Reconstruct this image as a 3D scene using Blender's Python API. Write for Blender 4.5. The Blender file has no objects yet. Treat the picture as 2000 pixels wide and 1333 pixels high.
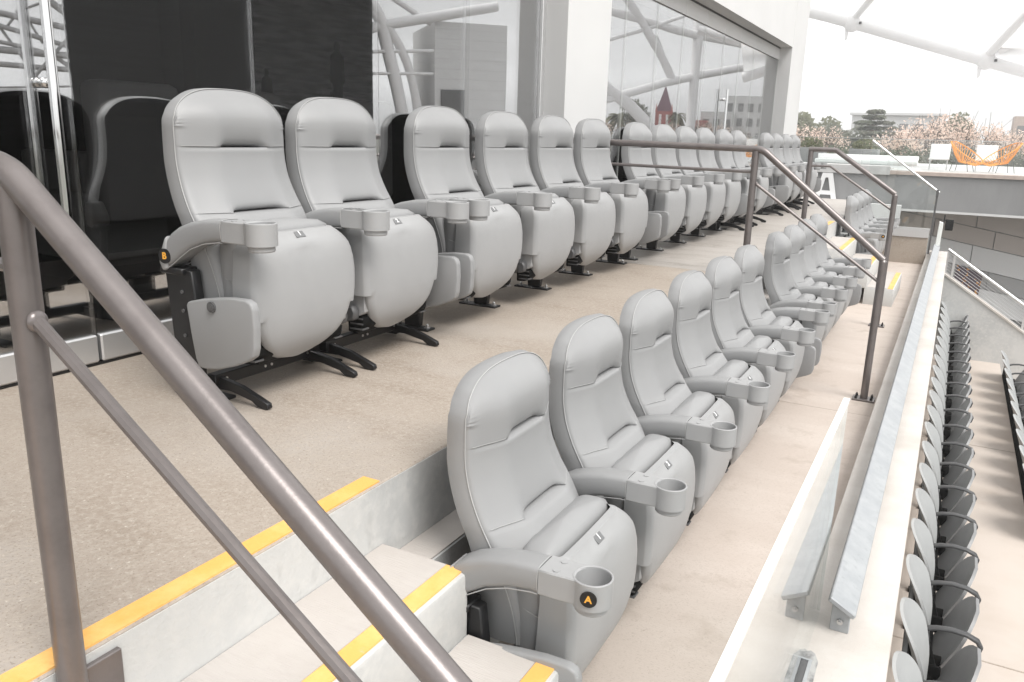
import bpy, bmesh, math, random
from mathutils import Vector, Matrix
random.seed(7)
S = bpy.context.scene
COL = S.collection
R = math.radians

# ------------------------------------------------------------------ camera
cam = bpy.data.cameras.new('camera'); cam.sensor_width = 36.0; cam.lens = 1572.0 * 36 / 2000
cam.clip_start = 0.05; cam.clip_end = 3000
co = bpy.data.objects.new('camera', cam); COL.objects.link(co)
yv = Vector((880, -376.5, 1572)).normalized()
dv = Vector((-177, 6150, 1572)); dv = (dv - yv * dv.dot(yv)).normalized(); zv = -dv
xv = yv.cross(zv)
if xv.x < 0: xv = -xv
# rows: world axis in camera (right, down, forward)
right = Vector((xv[0], yv[0], zv[0])); up = -Vector((xv[1], yv[1], zv[1])); fwd = Vector((xv[2], yv[2], zv[2]))
M3 = Matrix((right, up, -fwd)).transposed()
co.matrix_world = M3.to_4x4()
S.camera = co

# ------------------------------------------------------------------ world, sun, exposure
CLOUD = 5.8
SUN_EL, SUN_AZ = R(55), R(114)            # azimuth from +Y towards +X
W = bpy.data.worlds.new('World'); S.world = W; W.use_nodes = True
nt = W.node_tree; nt.nodes.clear()
sky = nt.nodes.new('ShaderNodeTexSky'); sky.sky_type = 'NISHITA'; sky.sun_disc = False
sky.sun_elevation = SUN_EL; sky.sun_rotation = SUN_AZ; sky.air_density = 1.0; sky.dust_density = 4.0; sky.ozone_density = 1.0
hs = nt.nodes.new('ShaderNodeHueSaturation'); hs.inputs['Saturation'].default_value = 0.06
bg = nt.nodes.new('ShaderNodeBackground'); bg.inputs['Strength'].default_value = 0.12
ow = nt.nodes.new('ShaderNodeOutputWorld')
# an even overcast layer lies in front of the clear sky
wtc = nt.nodes.new('ShaderNodeTexCoord'); wmp = nt.nodes.new('ShaderNodeMapping'); wmp.inputs['Scale'].default_value = (1.3, 1.3, 5.0)
wno = nt.nodes.new('ShaderNodeTexNoise'); wno.inputs['Scale'].default_value = 1.6; wno.inputs['Detail'].default_value = 5
wrg = nt.nodes.new('ShaderNodeMapRange'); wrg.inputs[1].default_value = .35; wrg.inputs[2].default_value = .65; wrg.inputs[3].default_value = CLOUD * .62; wrg.inputs[4].default_value = CLOUD * 1.06
wmx = nt.nodes.new('ShaderNodeMix'); wmx.data_type = 'RGBA'; wmx.inputs['Factor'].default_value = .85
nt.links.new(wtc.outputs['Generated'], wmp.inputs[0]); nt.links.new(wmp.outputs[0], wno.inputs['Vector']); nt.links.new(wno.outputs[0], wrg.inputs[0])
nt.links.new(sky.outputs[0], hs.inputs['Color']); nt.links.new(hs.outputs[0], wmx.inputs['A']); nt.links.new(wrg.outputs[0], wmx.inputs['B'])
nt.links.new(wmx.outputs['Result'], bg.inputs['Color']); nt.links.new(bg.outputs[0], ow.inputs[0])
sl = bpy.data.lights.new('sun', 'SUN'); sl.energy = 1.3; sl.angle = R(30); sl.color = (1, .97, .93)
so = bpy.data.objects.new('sun', sl); COL.objects.link(so)
sd = Vector((math.sin(SUN_AZ) * math.cos(SUN_EL), math.cos(SUN_AZ) * math.cos(SUN_EL), math.sin(SUN_EL)))
so.rotation_euler = sd.to_track_quat('Z', 'Y').to_euler()
S.view_settings.view_transform = 'Standard'; S.view_settings.look = 'None'
S.view_settings.exposure = 1.33; S.view_settings.gamma = 1.0; S.view_settings.use_curve_mapping = False
S.cycles.max_bounces = 8; S.cycles.transparent_max_bounces = 24; S.cycles.caustics_reflective = False; S.cycles.caustics_refractive = False
S.cycles.use_denoising = True
S.cycles.volume_bounces = 1

# ------------------------------------------------------------------ materials
def mat(name, col, rough=.5, metal=0., spec=.5, noise=None, bump=None, coat=0., wave=None):
    m = bpy.data.materials.new(name); m.use_nodes = True
    n = m.node_tree.nodes; l = m.node_tree.links; b = n['Principled BSDF']
    b.inputs['Base Color'].default_value = (*col, 1); b.inputs['Roughness'].default_value = rough
    b.inputs['Metallic'].default_value = metal; b.inputs['Specular IOR Level'].default_value = spec
    b.inputs['Coat Weight'].default_value = coat
    tc = n.new('ShaderNodeTexCoord')
    if noise:
        last = None
        for (sc, col2, lo, hi) in noise:
            t = n.new('ShaderNodeTexNoise'); t.inputs['Detail'].default_value = 6; t.inputs['Roughness'].default_value = .62
            mp = n.new('ShaderNodeMapping'); mp.inputs['Scale'].default_value = sc if isinstance(sc, tuple) else (sc, sc, sc)
            t.inputs['Scale'].default_value = 1
            l.new(tc.outputs['Object'], mp.inputs[0]); l.new(mp.outputs[0], t.inputs['Vector'])
            r = n.new('ShaderNodeMapRange'); r.inputs[1].default_value = lo; r.inputs[2].default_value = hi; r.clamp = True
            l.new(t.outputs[0], r.inputs[0])
            x = n.new('ShaderNodeMix'); x.data_type = 'RGBA'
            l.new(r.outputs[0], x.inputs['Factor'])
            if last is None: x.inputs['A'].default_value = (*col, 1)
            else: l.new(last, x.inputs['A'])
            x.inputs['B'].default_value = (*col2, 1); last = x.outputs['Result']
        l.new(last, b.inputs['Base Color'])
    if bump:
        sc, st = bump
        t = n.new('ShaderNodeTexNoise'); t.inputs['Detail'].default_value = 4
        mp = n.new('ShaderNodeMapping'); mp.inputs['Scale'].default_value = sc if isinstance(sc, tuple) else (sc, sc, sc)
        t.inputs['Scale'].default_value = 1
        l.new(tc.outputs['Object'], mp.inputs[0]); l.new(mp.outputs[0], t.inputs['Vector'])
        bp = n.new('ShaderNodeBump'); bp.inputs['Strength'].default_value = st; bp.inputs['Distance'].default_value = .004
        l.new(t.outputs[0], bp.inputs['Height']); l.new(bp.outputs[0], b.inputs['Normal'])
    return m

def glass_mat(name, ior, tint=(1, 1, 1), wob=0.):
    m = bpy.data.materials.new(name); m.use_nodes = True
    n = m.node_tree.nodes; l = m.node_tree.links; n.clear()
    o = n.new('ShaderNodeOutputMaterial'); mx = n.new('ShaderNodeMixShader'); f = n.new('ShaderNodeFresnel'); f.inputs[0].default_value = ior
    t = n.new('ShaderNodeBsdfTransparent'); t.inputs[0].default_value = (*tint, 1)
    g = n.new('ShaderNodeBsdfGlossy'); g.inputs['Roughness'].default_value = 0.0; g.inputs[0].default_value = (.97, .975, .98, 1)
    # absolute facing so that both sides of the sheet behave alike
    geo = n.new('ShaderNodeNewGeometry'); mr = n.new('ShaderNodeMapRange'); mr.inputs[3].default_value = ior; mr.inputs[4].default_value = 1 / ior
    l.new(geo.outputs['Backfacing'], mr.inputs[0]); l.new(mr.outputs[0], f.inputs[0])
    if wob:
        tc = n.new('ShaderNodeTexCoord'); tx = n.new('ShaderNodeTexNoise'); tx.inputs['Scale'].default_value = 1.6; tx.inputs['Detail'].default_value = 1
        bp = n.new('ShaderNodeBump'); bp.inputs['Strength'].default_value = wob; bp.inputs['Distance'].default_value = .004
        l.new(tc.outputs['Object'], tx.inputs['Vector']); l.new(tx.outputs[0], bp.inputs['Height']); l.new(bp.outputs[0], g.inputs['Normal'])
    l.new(f.outputs[0], mx.inputs[0]); l.new(t.outputs[0], mx.inputs[1]); l.new(g.outputs[0], mx.inputs[2]); l.new(mx.outputs[0], o.inputs[0])
    return m

M = {}
M['vinyl'] = mat('grey_vinyl', (.284, .286, .289), .46, spec=.45, bump=(420, .10), noise=[(3.0, (.268, .27, .273), .4, .65)])
M['plastic'] = mat('grey_plastic', (.35, .352, .355), .46, spec=.4, bump=(600, .06), noise=[(4.0, (.315, .317, .32), .4, .7)])
M['piping'] = mat('pale_piping', (.40, .40, .40), .5)
M['black'] = mat('black_steel', (.012, .012, .013), .38, spec=.4, bump=(300, .08))
M['shell'] = mat('black_plastic_shell', (.008, .008, .008), .75, spec=.12)
M['darkgrey'] = mat('dark_grey_plastic', (.09, .09, .092), .45)
M['plate'] = mat('number_plate', (.16, .162, .165), .5)
M['white'] = mat('white_print', (.85, .85, .85), .5)
M['orange_print'] = mat('orange_print', (.85, .42, .06), .5)
M['zinc'] = mat('zinc_bolt', (.55, .55, .55), .3, metal=.9)
M['bronze'] = mat('bronze_paint', (.195, .175, .170), .33, metal=.5, spec=.5, bump=((180, 180, 180), .05), noise=[(14, (.16, .142, .138), .45, .7)])
M['deck'] = mat('tan_concrete', (.335, .284, .238), .62, spec=.35, bump=(110, .6),
                noise=[(1.1, (.385, .333, .284), .40, .66), ((2.2, 5, 3), (.275, .225, .18), .50, .74), (.7, (.43, .395, .362), .48, .66), (60, (.40, .35, .30), .44, .66), (190, (.22, .18, .14), .56, .70), (120, (.60, .55, .49), .64, .72)])
M['deck2'] = mat('greyish_concrete', (.36, .33, .30), .5, spec=.4, bump=(110, .4), noise=[(1.1, (.42, .39, .36), .40, .62), ((3, 12, 3), (.28, .25, .22), .52, .70), (60, (.44, .41, .38), .46, .68)])
M['floor'] = mat('brushed_concrete', (.52, .452, .402), .7, spec=.3, bump=((30, 420, 30), .4),
                 noise=[((1.2, 3, 1), (.57, .505, .455), .42, .62), ((60, 420, 40), (.46, .395, .345), .50, .78), (5.0, (.44, .375, .325), .56, .72), (18, (.30, .24, .20), .70, .76), (160, (.40, .34, .295), .56, .7)])
M['riser'] = mat('pale_grey_concrete', (.54, .54, .53), .65, spec=.3, bump=(90, .3),
                 noise=[(2.2, (.46, .465, .46), .42, .66), ((9, 9, 4), (.40, .40, .39), .62, .8), (30, (.57, .565, .55), .45, .7)])
M['tread'] = mat('pale_broom_concrete', (.50, .468, .44), .7, spec=.3, bump=((30, 300, 30), .4),
                 noise=[(2.0, (.44, .405, .375), .42, .65), ((12, 90, 8), (.46, .425, .40), .5, .72)])
M['parapet'] = mat('cream_concrete', (.55, .522, .49), .65, spec=.3, bump=(120, .3),
                   noise=[(2.5, (.47, .435, .40), .45, .68), ((20, 20, 20), (.50, .44, .39), .68, .82)])
M['lower'] = mat('lower_tread_concrete', (.53, .47, .42), .7, spec=.3, bump=((60, 200, 40), .4),
                 noise=[(1.5, (.48, .415, .36), .45, .68), ((10, 22, 10), (.38, .32, .27), .68, .84)])
M['yellow'] = mat('yellow_nosing_paint', (.80, .43, .12), .55, spec=.35, bump=(120, .3), noise=[(9, (.84, .50, .18), .45, .65), (70, (.70, .40, .12), .60, .78), (22, (.55, .46, .33), .66, .76)])
M['wall'] = mat('white_plaster', (.66, .66, .657), .6, spec=.3, bump=(260, .12), noise=[(1.2, (.63, .63, .627), .4, .65)])
M['alu'] = mat('brushed_aluminium', (.62, .62, .62), .35, metal=.7, bump=((4, 4, 260), .05))
M['galv'] = mat('galvanised_steel', (.33, .345, .36), .5, metal=.15, noise=[(9, (.385, .40, .41), .42, .62), (40, (.29, .305, .315), .55, .75)], bump=(60, .08))
M['chrome'] = mat('polished_steel', (.72, .72, .72), .10, metal=1.)
M['dark'] = mat('dark_interior', (.014, .014, .014), .7, spec=.2)
M['dark2'] = mat('charcoal_panel', (.045, .045, .046), .6, spec=.25, noise=[((1, 1, 30), (.035, .035, .035), .4, .6)])
M['sofa'] = mat('pale_upholstery', (.34, .34, .34), .7)
M['glass'] = glass_mat('suite_glass', 4.4, (.86, .86, .86), .10)
M['guard'] = glass_mat('guard_glass', 1.5, (.97, .985, .98))
M['edge'] = mat('polished_glass_edge', (.80, .83, .81), .25, spec=.6)
M['seatlite'] = mat('light_grey_seat_plastic', (.38, .39, .39), .42, spec=.4, noise=[(5, (.35, .36, .36), .4, .7)])
M['seatdark'] = mat('mid_grey_seat_plastic', (.215, .217, .22), .40, spec=.4, noise=[(5, (.19, .192, .195), .4, .7)])
M['armdark'] = mat('charcoal_arm_plastic', (.060, .061, .063), .42, spec=.4)
M['fascia'] = mat('grey_fascia_banner', (.29, .29, .292), .6, spec=.3, noise=[((1.2, 1, .4), (.255, .255, .257), .42, .62)])
M['panelA'] = mat('taupe_wall_panel', (.60, .545, .51), .6, spec=.3)
M['panelB'] = mat('white_wall_panel', (.80, .80, .80), .6, spec=.3)
M['panelC'] = mat('grey_wall_panel', (.46, .46, .46), .6, spec=.3)
M['tube'] = mat('white_painted_tube', (.82, .815, .82), .45, spec=.4)
M['stage'] = mat('black_stage_cladding', (.012, .012, .012), .8, spec=.1)
M['trussgrey'] = mat('grey_painted_steel', (.36, .36, .36), .5)
M['block'] = mat('pale_block_wall', (.72, .72, .72), .8, spec=.2)
M['doorgrey'] = mat('grey_door_paint', (.16, .16, .16), .6)
M['leaf1'] = mat('olive_foliage', (.115, .12, .075), .7, spec=.2, noise=[(1.5, (.12, .12, .09), .4, .6)])
M['leaf2'] = mat('dark_green_foliage', (.10, .112, .085), .7, spec=.2, noise=[(1.5, (.12, .12, .10), .4, .6)])
M['blossom'] = mat('pink_twigs', (.42, .335, .29), .8, spec=.2, noise=[(2.0, (.47, .40, .355), .4, .6)])
M['bark'] = mat('grey_bark', (.16, .13, .11), .85, spec=.2, bump=(20, .5))
M['brick'] = mat('red_brick_wall', (.46, .17, .155), .8, spec=.2, noise=[(3, (.40, .14, .13), .4, .6)])
M['spire'] = mat('purple_slate', (.16, .085, .11), .7, spec=.3)
M['farwall'] = mat('white_far_building', (.62, .62, .62), .7, spec=.2)
M['window'] = mat('dark_window', (.22, .22, .22), .25, spec=.5)
M['ground'] = mat('city_ground', (.16, .15, .14), .9, spec=.1, noise=[(.03, (.10, .12, .07), .45, .6), (.4, (.2, .19, .18), .45, .65)])
M['orangecord'] = mat('orange_cord', (.85, .33, .035), .5)
M['concrete2'] = mat('terrace_concrete', (.55, .545, .54), .7, noise=[(2, (.48, .475, .47), .42, .65)])
M['timber'] = mat('pinkish_coping', (.50, .42, .375), .7, noise=[(6, (.45, .37, .33), .4, .6)])
M['poster'] = mat('purple_poster', (.10, .065, .09), .5, noise=[(7.5, (.75, .36, .10), .545, .56)])
M['sill'] = mat('patched_mortar', (.40, .40, .39), .9, bump=(60, .8), noise=[(14, (.18, .18, .18), .45, .62)])
M['mural'] = mat('sea_mural', (.40, .40, .40), .6, spec=.2, noise=[((2, 3.0, 26), (.80, .80, .80), .42, .6)])
for key in ('leaf1', 'leaf2', 'blossom'):
    m = M[key]; n = m.node_tree.nodes; l = m.node_tree.links; b = n['Principled BSDF']; o = n['Material Output']
    src = b.inputs['Base Color'].links[0].from_socket
    t = n.new('ShaderNodeBsdfTranslucent'); x = n.new('ShaderNodeAddShader'); l.new(src, t.inputs[0]); l.new(b.outputs[0], x.inputs[0]); l.new(t.outputs[0], x.inputs[1]); l.new(x.outputs[0], o.inputs['Surface'])
def membrane_mat():
    m = bpy.data.materials.new('white_membrane'); m.use_nodes = True
    n = m.node_tree.nodes; l = m.node_tree.links; n.clear()
    o = n.new('ShaderNodeOutputMaterial'); mx = n.new('ShaderNodeMixShader'); mx.inputs[0].default_value = .62
    d = n.new('ShaderNodeBsdfDiffuse'); d.inputs[0].default_value = (.88, .88, .88, 1)
    t = n.new('ShaderNodeBsdfTranslucent'); t.inputs[0].default_value = (.97, .97, .97, 1)
    l.new(d.outputs[0], mx.inputs[1]); l.new(t.outputs[0], mx.inputs[2]); l.new(mx.outputs[0], o.inputs[0])
    return m
M['membrane'] = membrane_mat()

# ------------------------------------------------------------------ mesh helpers
class MB:
    def __init__(s): s.v = []; s.f = []
    def add(s, v, f):
        o = len(s.v); s.v += [tuple(p) for p in v]; s.f += [tuple(i + o for i in q) for q in f]; return s
    def box(s, x0, x1, y0, y1, z0, z1, bev=0., seg=2, mtx=None):
        bm = bmesh.new(); bmesh.ops.create_cube(bm, size=1)
        for v in bm.verts: v.co = Vector(((x0 + x1) / 2 + v.co.x * (x1 - x0), (y0 + y1) / 2 + v.co.y * (y1 - y0), (z0 + z1) / 2 + v.co.z * (z1 - z0)))
        if bev: bmesh.ops.bevel(bm, geom=bm.edges[:], offset=bev, segments=seg, affect='EDGES', profile=.5)
        return s.bm(bm, mtx)
    def bm(s, bm, mtx=None):
        bm.verts.index_update()
        s.add([(mtx @ v.co if mtx else v.co) for v in bm.verts], [[v.index for v in f.verts] for f in bm.faces]); bm.free(); return s
    def prism(s, pts, y0, y1, bev=0., axis='y', seg=2):
        bm = bmesh.new()
        mk = (lambda a, b, t: (a, t, b)) if axis == 'y' else ((lambda a, b, t: (t, a, b)) if axis == 'x' else (lambda a, b, t: (a, b, t)))
        A = [bm.verts.new(mk(a, b, y0)) for a, b in pts]; B = [bm.verts.new(mk(a, b, y1)) for a, b in pts]
        bm.faces.new(A); bm.faces.new(B[::-1]); n = len(pts)
        for i in range(n): bm.faces.new((A[i], B[i], B[(i + 1) % n], A[(i + 1) % n]))
        bmesh.ops.recalc_face_normals(bm, faces=bm.faces[:])
        if bev: bmesh.ops.bevel(bm, geom=bm.edges[:], offset=bev, segments=seg, affect='EDGES', profile=.5)
        return s.bm(bm)
    def tube(s, path, r, n=12, cap=True, closed=False):
        P = [Vector(p) for p in path]; m = len(P); rings = []
        rr = r if isinstance(r, (list, tuple)) else [r] * m
        t0 = (P[1] - P[0]).normalized(); a = Vector((0, 0, 1)) if abs(t0.z) < .9 else Vector((1, 0, 0))
        u = (a - t0 * a.dot(t0)).normalized()
        for i in range(m):
            if closed: t = (P[(i + 1) % m] - P[i - 1]).normalized()
            else: t = (P[min(i + 1, m - 1)] - P[max(i - 1, 0)]).normalized()
            u = (u - t * u.dot(t)).normalized(); w = t.cross(u)
            rings.append([P[i] + (u * math.cos(2 * math.pi * k / n) + w * math.sin(2 * math.pi * k / n)) * rr[i] for k in range(n)])
        V = [p for g in rings for p in g]; F = []
        for i in range(m if closed else m - 1):
            j = (i + 1) % m
            for k in range(n): F.append((i * n + k, i * n + (k + 1) % n, j * n + (k + 1) % n, j * n + k))
        if cap and not closed: F.append(tuple(range(n))[::-1]); F.append(tuple((m - 1) * n + k for k in range(n)))
        return s.add(V, F)
    def cyl(s, a, b, r, n=16, r2=None): return s.tube([a, b], [r, r if r2 is None else r2], n)
    def grid(s, G, cu=False, cv=False, flip=False):
        m, n = len(G), len(G[0]); V = [p for g in G for p in g]; F = []
        for i in range(m if cu else m - 1):
            for j in range(n if cv else n - 1):
                a, b, c, d = i * n + j, i * n + (j + 1) % n, ((i + 1) % m) * n + (j + 1) % n, ((i + 1) % m) * n + j
                F.append((a, d, c, b) if flip else (a, b, c, d))
        return s.add(V, F)
    def sphere(s, c, rx, ry, rz, n=14, m=8):
        G = [[(c[0] + rx * math.sin(math.pi * i / m) * math.cos(2 * math.pi * j / n), c[1] + ry * math.sin(math.pi * i / m) * math.sin(2 * math.pi * j / n), c[2] + rz * math.cos(math.pi * i / m)) for j in range(n)] for i in range(m + 1)]
        return s.grid(G, cv=True, flip=True)
    def mesh(s, name, material, sharp=35, smooth=True):
        me = bpy.data.meshes.new(name); me.from_pydata(s.v, [], s.f); me.materials.append(material)
        bm = bmesh.new(); bm.from_mesh(me); bmesh.ops.remove_doubles(bm, verts=bm.verts[:], dist=1e-5); bmesh.ops.recalc_face_normals(bm, faces=bm.faces[:]); bm.to_mesh(me); bm.free()
        if smooth:
            me.polygons.foreach_set('use_smooth', [True] * len(me.polygons)); me.set_sharp_from_angle(angle=R(sharp))
        me.update(); return me

def link(name, me, parent=None, loc=None, rot=None):
    o = bpy.data.objects.new(name, me); COL.objects.link(o)
    if parent: o.parent = parent
    if loc is not None: o.location = loc
    if rot is not None: o.rotation_euler = rot
    return o
def part(name, mb, material, parent=None, label=None, **k):
    o = link(name, mb.mesh(name, M[material] if isinstance(material, str) else material, **k), parent)
    if label: o['label'] = label
    return o
def tag(o, label=None, cat=None, group=None, kind=None):
    if label: o['label'] = label
    if cat: o['category'] = cat
    if group: o['group'] = group
    if kind: o['kind'] = kind
    return o
def thing(name, label, cat, loc=(0, 0, 0), rz=0, group=None):
    return tag(link(name, None, None, loc, (0, 0, rz)), label, cat, group)
def struct(name, mb, material, label=None, **k): return tag(part(name, mb, material, **k), label=label, kind='structure')
def copy_tree(o, parent=None):
    c = o.copy(); COL.objects.link(c)
    if parent: c.parent = parent
    for ch in KIDS.get(o.name, [k for k in bpy.data.objects if k.parent == o]): copy_tree(ch, c)
    return c
KIDS = {}
def lerp(tab, z):
    if z <= tab[0][0]: return tab[0][1]
    for (a, b), (c, d) in zip(tab, tab[1:]):
        if z <= c:
            t = (z - a) / (c - a); return b + (d - b) * t
    return tab[-1][1]
def smooth_tab(tab, z, h=.02): return sum(lerp(tab, z + h * k) for k in (-2, -1, 0, 1, 2)) / 5
def text_mesh(s, size, depth, material, bold=.0):
    cu = bpy.data.curves.new('txt', 'FONT'); cu.body = s; cu.size = size; cu.extrude = depth; cu.offset = bold
    cu.align_x = 'CENTER'; cu.align_y = 'CENTER'
    o = bpy.data.objects.new('txt', cu); COL.objects.link(o)
    dg = bpy.context.evaluated_depsgraph_get(); me = bpy.data.meshes.new_from_object(o.evaluated_get(dg))
    bpy.data.objects.remove(o); me.materials.clear(); me.materials.append(material); return me

DECK, FLOOR = -.864, -1.565
LEDGE = -1.09
XE = -1.178        # front edge of the upper deck
XG = -2.70         # glass plane
XC = -2.50         # front of the white columns

# ------------------------------------------------------------------ large structure
mb = MB(); mb.box(-400, 900, -300, 900, -9.2, -9.0); struct('ground', mb, 'ground', 'flat ground around the stadium', smooth=False)
deck = struct('upper_deck', MB().box(-2.78, XE, -4, 5.448, -1.06, DECK, .004, 1), 'deck', 'tan concrete deck carrying the near upper seats')
struct('upper_deck', MB().box(-2.78, XE, 5.452, 14.3, -1.06, DECK, .004, 1), 'deck2', 'greyer smooth concrete deck beyond the handrail')
struct('riser_wall', MB().box(-2.6, XE + .001, 1.5, 8.8, LEDGE - .03, -1.061), 'riser', 'pale concrete riser behind the front row')
struct('riser_ledge', MB().box(-2.6, -1.073, 1.5, 8.8, FLOOR - .1, LEDGE, .004, 1), 'riser', 'stepped concrete ledge below the upper deck')
struct('ledge_cap', MB().box(XE + .003, -1.076, 1.525, 8.79, LEDGE, LEDGE + .004), 'tread', 'narrow pinkish strip on top of the ledge')
struct('deck_fascia', MB().box(XE - .02, XE + .002, -4, 14.3, -1.062, DECK - .006), 'riser', 'pale front face of the upper deck')
struct('front_floor', MB().box(-1.3, -.235, -4, 5.03, -1.8, FLOOR), 'floor', 'brushed tan concrete floor in front of the front row')
struct('front_floor', MB().box(-1.3, -.235, 5.036, 12.5, -1.8, FLOOR), 'floor', 'brushed tan concrete floor beyond the joint')
struct('floor_joint', MB().box(-1.3, -.235, 5.03, 5.036, -1.8, FLOOR - .006), 'deck', 'thin joint across the front floor')

def steps(name, label, y0, y1):
    t = thing(name, label, 'steps', (0, 0, 0))
    XS = [XE, -.915, -.655, -.40]; ZS = [DECK, -1.038, -1.213, -1.389]
    for i in (1, 2, 3):
        part('step', MB().box(XS[i - 1] - (.02 if i > 1 else .0), XS[i], y0, y1, FLOOR - .05 if i == 3 else ZS[i] - .19, ZS[i], .009, 2), 'riser', t)
        part('tread', MB().box(XS[i - 1] + .004, XS[i] - .062, y0 + .006, y1 - .006, ZS[i], ZS[i] + .003), 'tread', t, smooth=False)
        part('nosing_strip', MB().box(XS[i] - .060, XS[i] - .012, y0 + .008, y1 - .008, ZS[i], ZS[i] + .004), 'yellow', t)
    part('nosing_strip', MB().box(XE - .055, XE - .004, y0 + .0, y1 - .005, DECK, DECK + .004), 'yellow', t)
    return t
steps('concrete_steps', 'pale concrete steps with yellow nosings in the foreground beside the first front-row seat', -3.0, 1.52)
steps('concrete_steps', 'distant concrete steps with yellow edges between the two front-row seat blocks', 8.8, 10.05)
struct('riser_wall', MB().box(-2.6, -1.10, 10.06, 12.4, FLOOR - .1, -1.061), 'riser', 'pale concrete riser behind the far front seats')

# parapet, galvanised rail, guard glass
par = thing('parapet_wall', 'long cream concrete parapet along the front of the seating', 'wall', (0, 0, 0))
part('wall_body', MB().box(-.232, .024, -3, 12.9, -3.2, -1.42, .008, 2), 'parapet', par)
part('mortar_patch', MB().prism([(-.229, 1.60), (-.230, 2.10), (-.226, 2.17), (-.218, 2.195), (-.196, 2.20), (-.178, 2.215), (-.165, 2.205), (-.152, 2.17), (-.150, 2.0), (-.146, 1.6)], -1.421, -1.4165, axis='z'), 'sill', par)
part('steel_shoe', MB().box(-.219, -.210, 1.45, 2.165, -1.4165, -1.4125).box(-.176, -.167, 1.45, 2.165, -1.4165, -1.4125).box(-.210, -.176, 2.158, 2.165, -1.4165, -1.4126), 'galv', par)
part('shoe_channel', MB().box(-.2095, -.1765, 1.45, 2.157, -1.4165, -1.4145), 'darkgrey', par, smooth=False)
gr = thing('galvanised_rail', 'galvanised steel capping rail running along the top of the parapet', 'rail', (0, 0, 0))
cap = [(-.153, -1.296), (-.078, -1.338), (-.086, -1.353), (-.161, -1.311)]
part('cap', MB().prism(cap, 2.33, 12.7, .003, seg=1), 'galv', gr)
for yb in (2.36, 4.4, 6.5, 8.6, 10.7, 12.5):
    part('bracket', MB().prism([(-.148, -1.42), (-.148, -1.316), (-.094, -1.346), (-.094, -1.42)], yb, yb + .012, .002, seg=1), 'galv', gr)
    part('bolt', MB().cyl((-.121, yb, -1.385), (-.121, yb - .006, -1.385), .009, 12).cyl((-.121, yb - .006, -1.385), (-.121, yb - .012, -1.385), .005, 6), 'zinc', gr)
part('end_plate', MB().prism([(-.145, -1.33), (-.135, -.985), (-.085, -1.0), (-.085, -1.32)], 12.6, 12.66, .004, seg=1), 'edge', gr)
gg = thing('glass_guard', 'frameless clear glass guard panel with a bright polished top edge in the right foreground', 'glass panel', (0, 0, 0))
part('pane', MB().box(-.198, -.186, -.5, 2.44, -1.416, -.722), 'guard', gg, smooth=False)
part('top_edge', MB().box(-.2005, -.1835, -.5, 2.442, -.722, -.716), 'edge', gg)
part('end_edge', MB().box(-.197, -.187, 2.4405, 2.4425, -1.415, -.722), 'edge', gg, smooth=False)

# end wall with glass divider
ew = thing('end_wall', 'low concrete end wall closing off the far end of the front row', 'wall')
part('wall_body', MB().box(-1.178, -.24, 12.38, 12.58, FLOOR - .1, -1.12, .006, 1), 'deck', ew)
part('steel_skirt', MB().box(-1.15, -.235, 12.365, 12.378, -1.2, -1.10), 'alu', ew)
gd = thing('glass_divider', 'clear glass divider with a sloping silver top rail above the far end wall', 'glass panel')
dp = [(-1.10, -1.10), (-1.10, .06), (-.22, -.585), (-.22, -1.38)]
part('pane', MB().prism(dp, 12.40, 12.412), 'guard', gd, smooth=False)
part('top_rail', MB().tube([(-1.10, 12.406, .07), (-.19, 12.406, -.585)], .014, 10), 'alu', gd)
part('bottom_rail', MB().box(-1.10, -.23, 12.385, 12.425, -1.10, -1.075), 'alu', gd)
part('post', MB().box(-.222, -.198, 12.39, 12.42, -1.42, -.64).box(-.226, -.194, 12.38, 12.43, -.64, -.55), 'darkgrey', gd)

# ------------------------------------------------------------------ suite building
sb = thing('suite_building', 'white suite building with full height glass behind the upper row', 'building', (-4, 5, -.864))
def bpart(name, mb, m, label=None, **k):
    o = part(name, mb, m, None, label, **k); o.parent = sb; o.matrix_parent_inverse = Matrix.Translation((4, -5, .864)); return o
TOPZ = 4.4
bpart('column', MB().box(-3.3, XC, 5.36, 6.13, DECK - .2, TOPZ, .006, 1), 'wall')
bpart('column', MB().box(-3.3, XC, 13.5, 14.62, -9.0, TOPZ, .006, 1), 'wall')
bpart('lintel', MB().box(-3.3, XC - .002, 6.13, 13.5, 1.425, TOPZ), 'wall')
bpart('lintel', MB().box(-3.3, XC - .002, -4, 5.36, 1.425, TOPZ), 'wall')
bpart('roof_slab', MB().box(-9, XC - .01, -4, 14.6, TOPZ, TOPZ + .3), 'wall')
bpart('floor_slab', MB().box(-9, -2.79, -4, 14.2, -1.2, DECK - .004), 'dark2')
bpart('back_wall', MB().box(-8.6, -8.4, -4, 14.5, DECK, TOPZ), 'dark')
bpart('side_wall', MB().box(-8.4, -3.3, 14.2, 14.5, DECK, TOPZ), 'dark2')
bpart('side_wall', MB().box(-8.4, -2.8, -4.1, -3.9, DECK, TOPZ), 'dark2')
bpart('ceiling', MB().box(-8.4, -2.85, -3.9, 14.2, 1.9, 2.0), 'dark')
bpart('partition_wall', MB().box(-8.4, -3.35, 6.6, 6.75, DECK, 1.9), 'dark2')
bpart('interior_panel', MB().box(-5.4, -5.25, 4.55, 5.45, DECK, 1.9), 'dark')
bpart('interior_panel', MB().box(-5.25, -5.2, 2.9, 4.2, DECK, 1.9), 'dark2')
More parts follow.
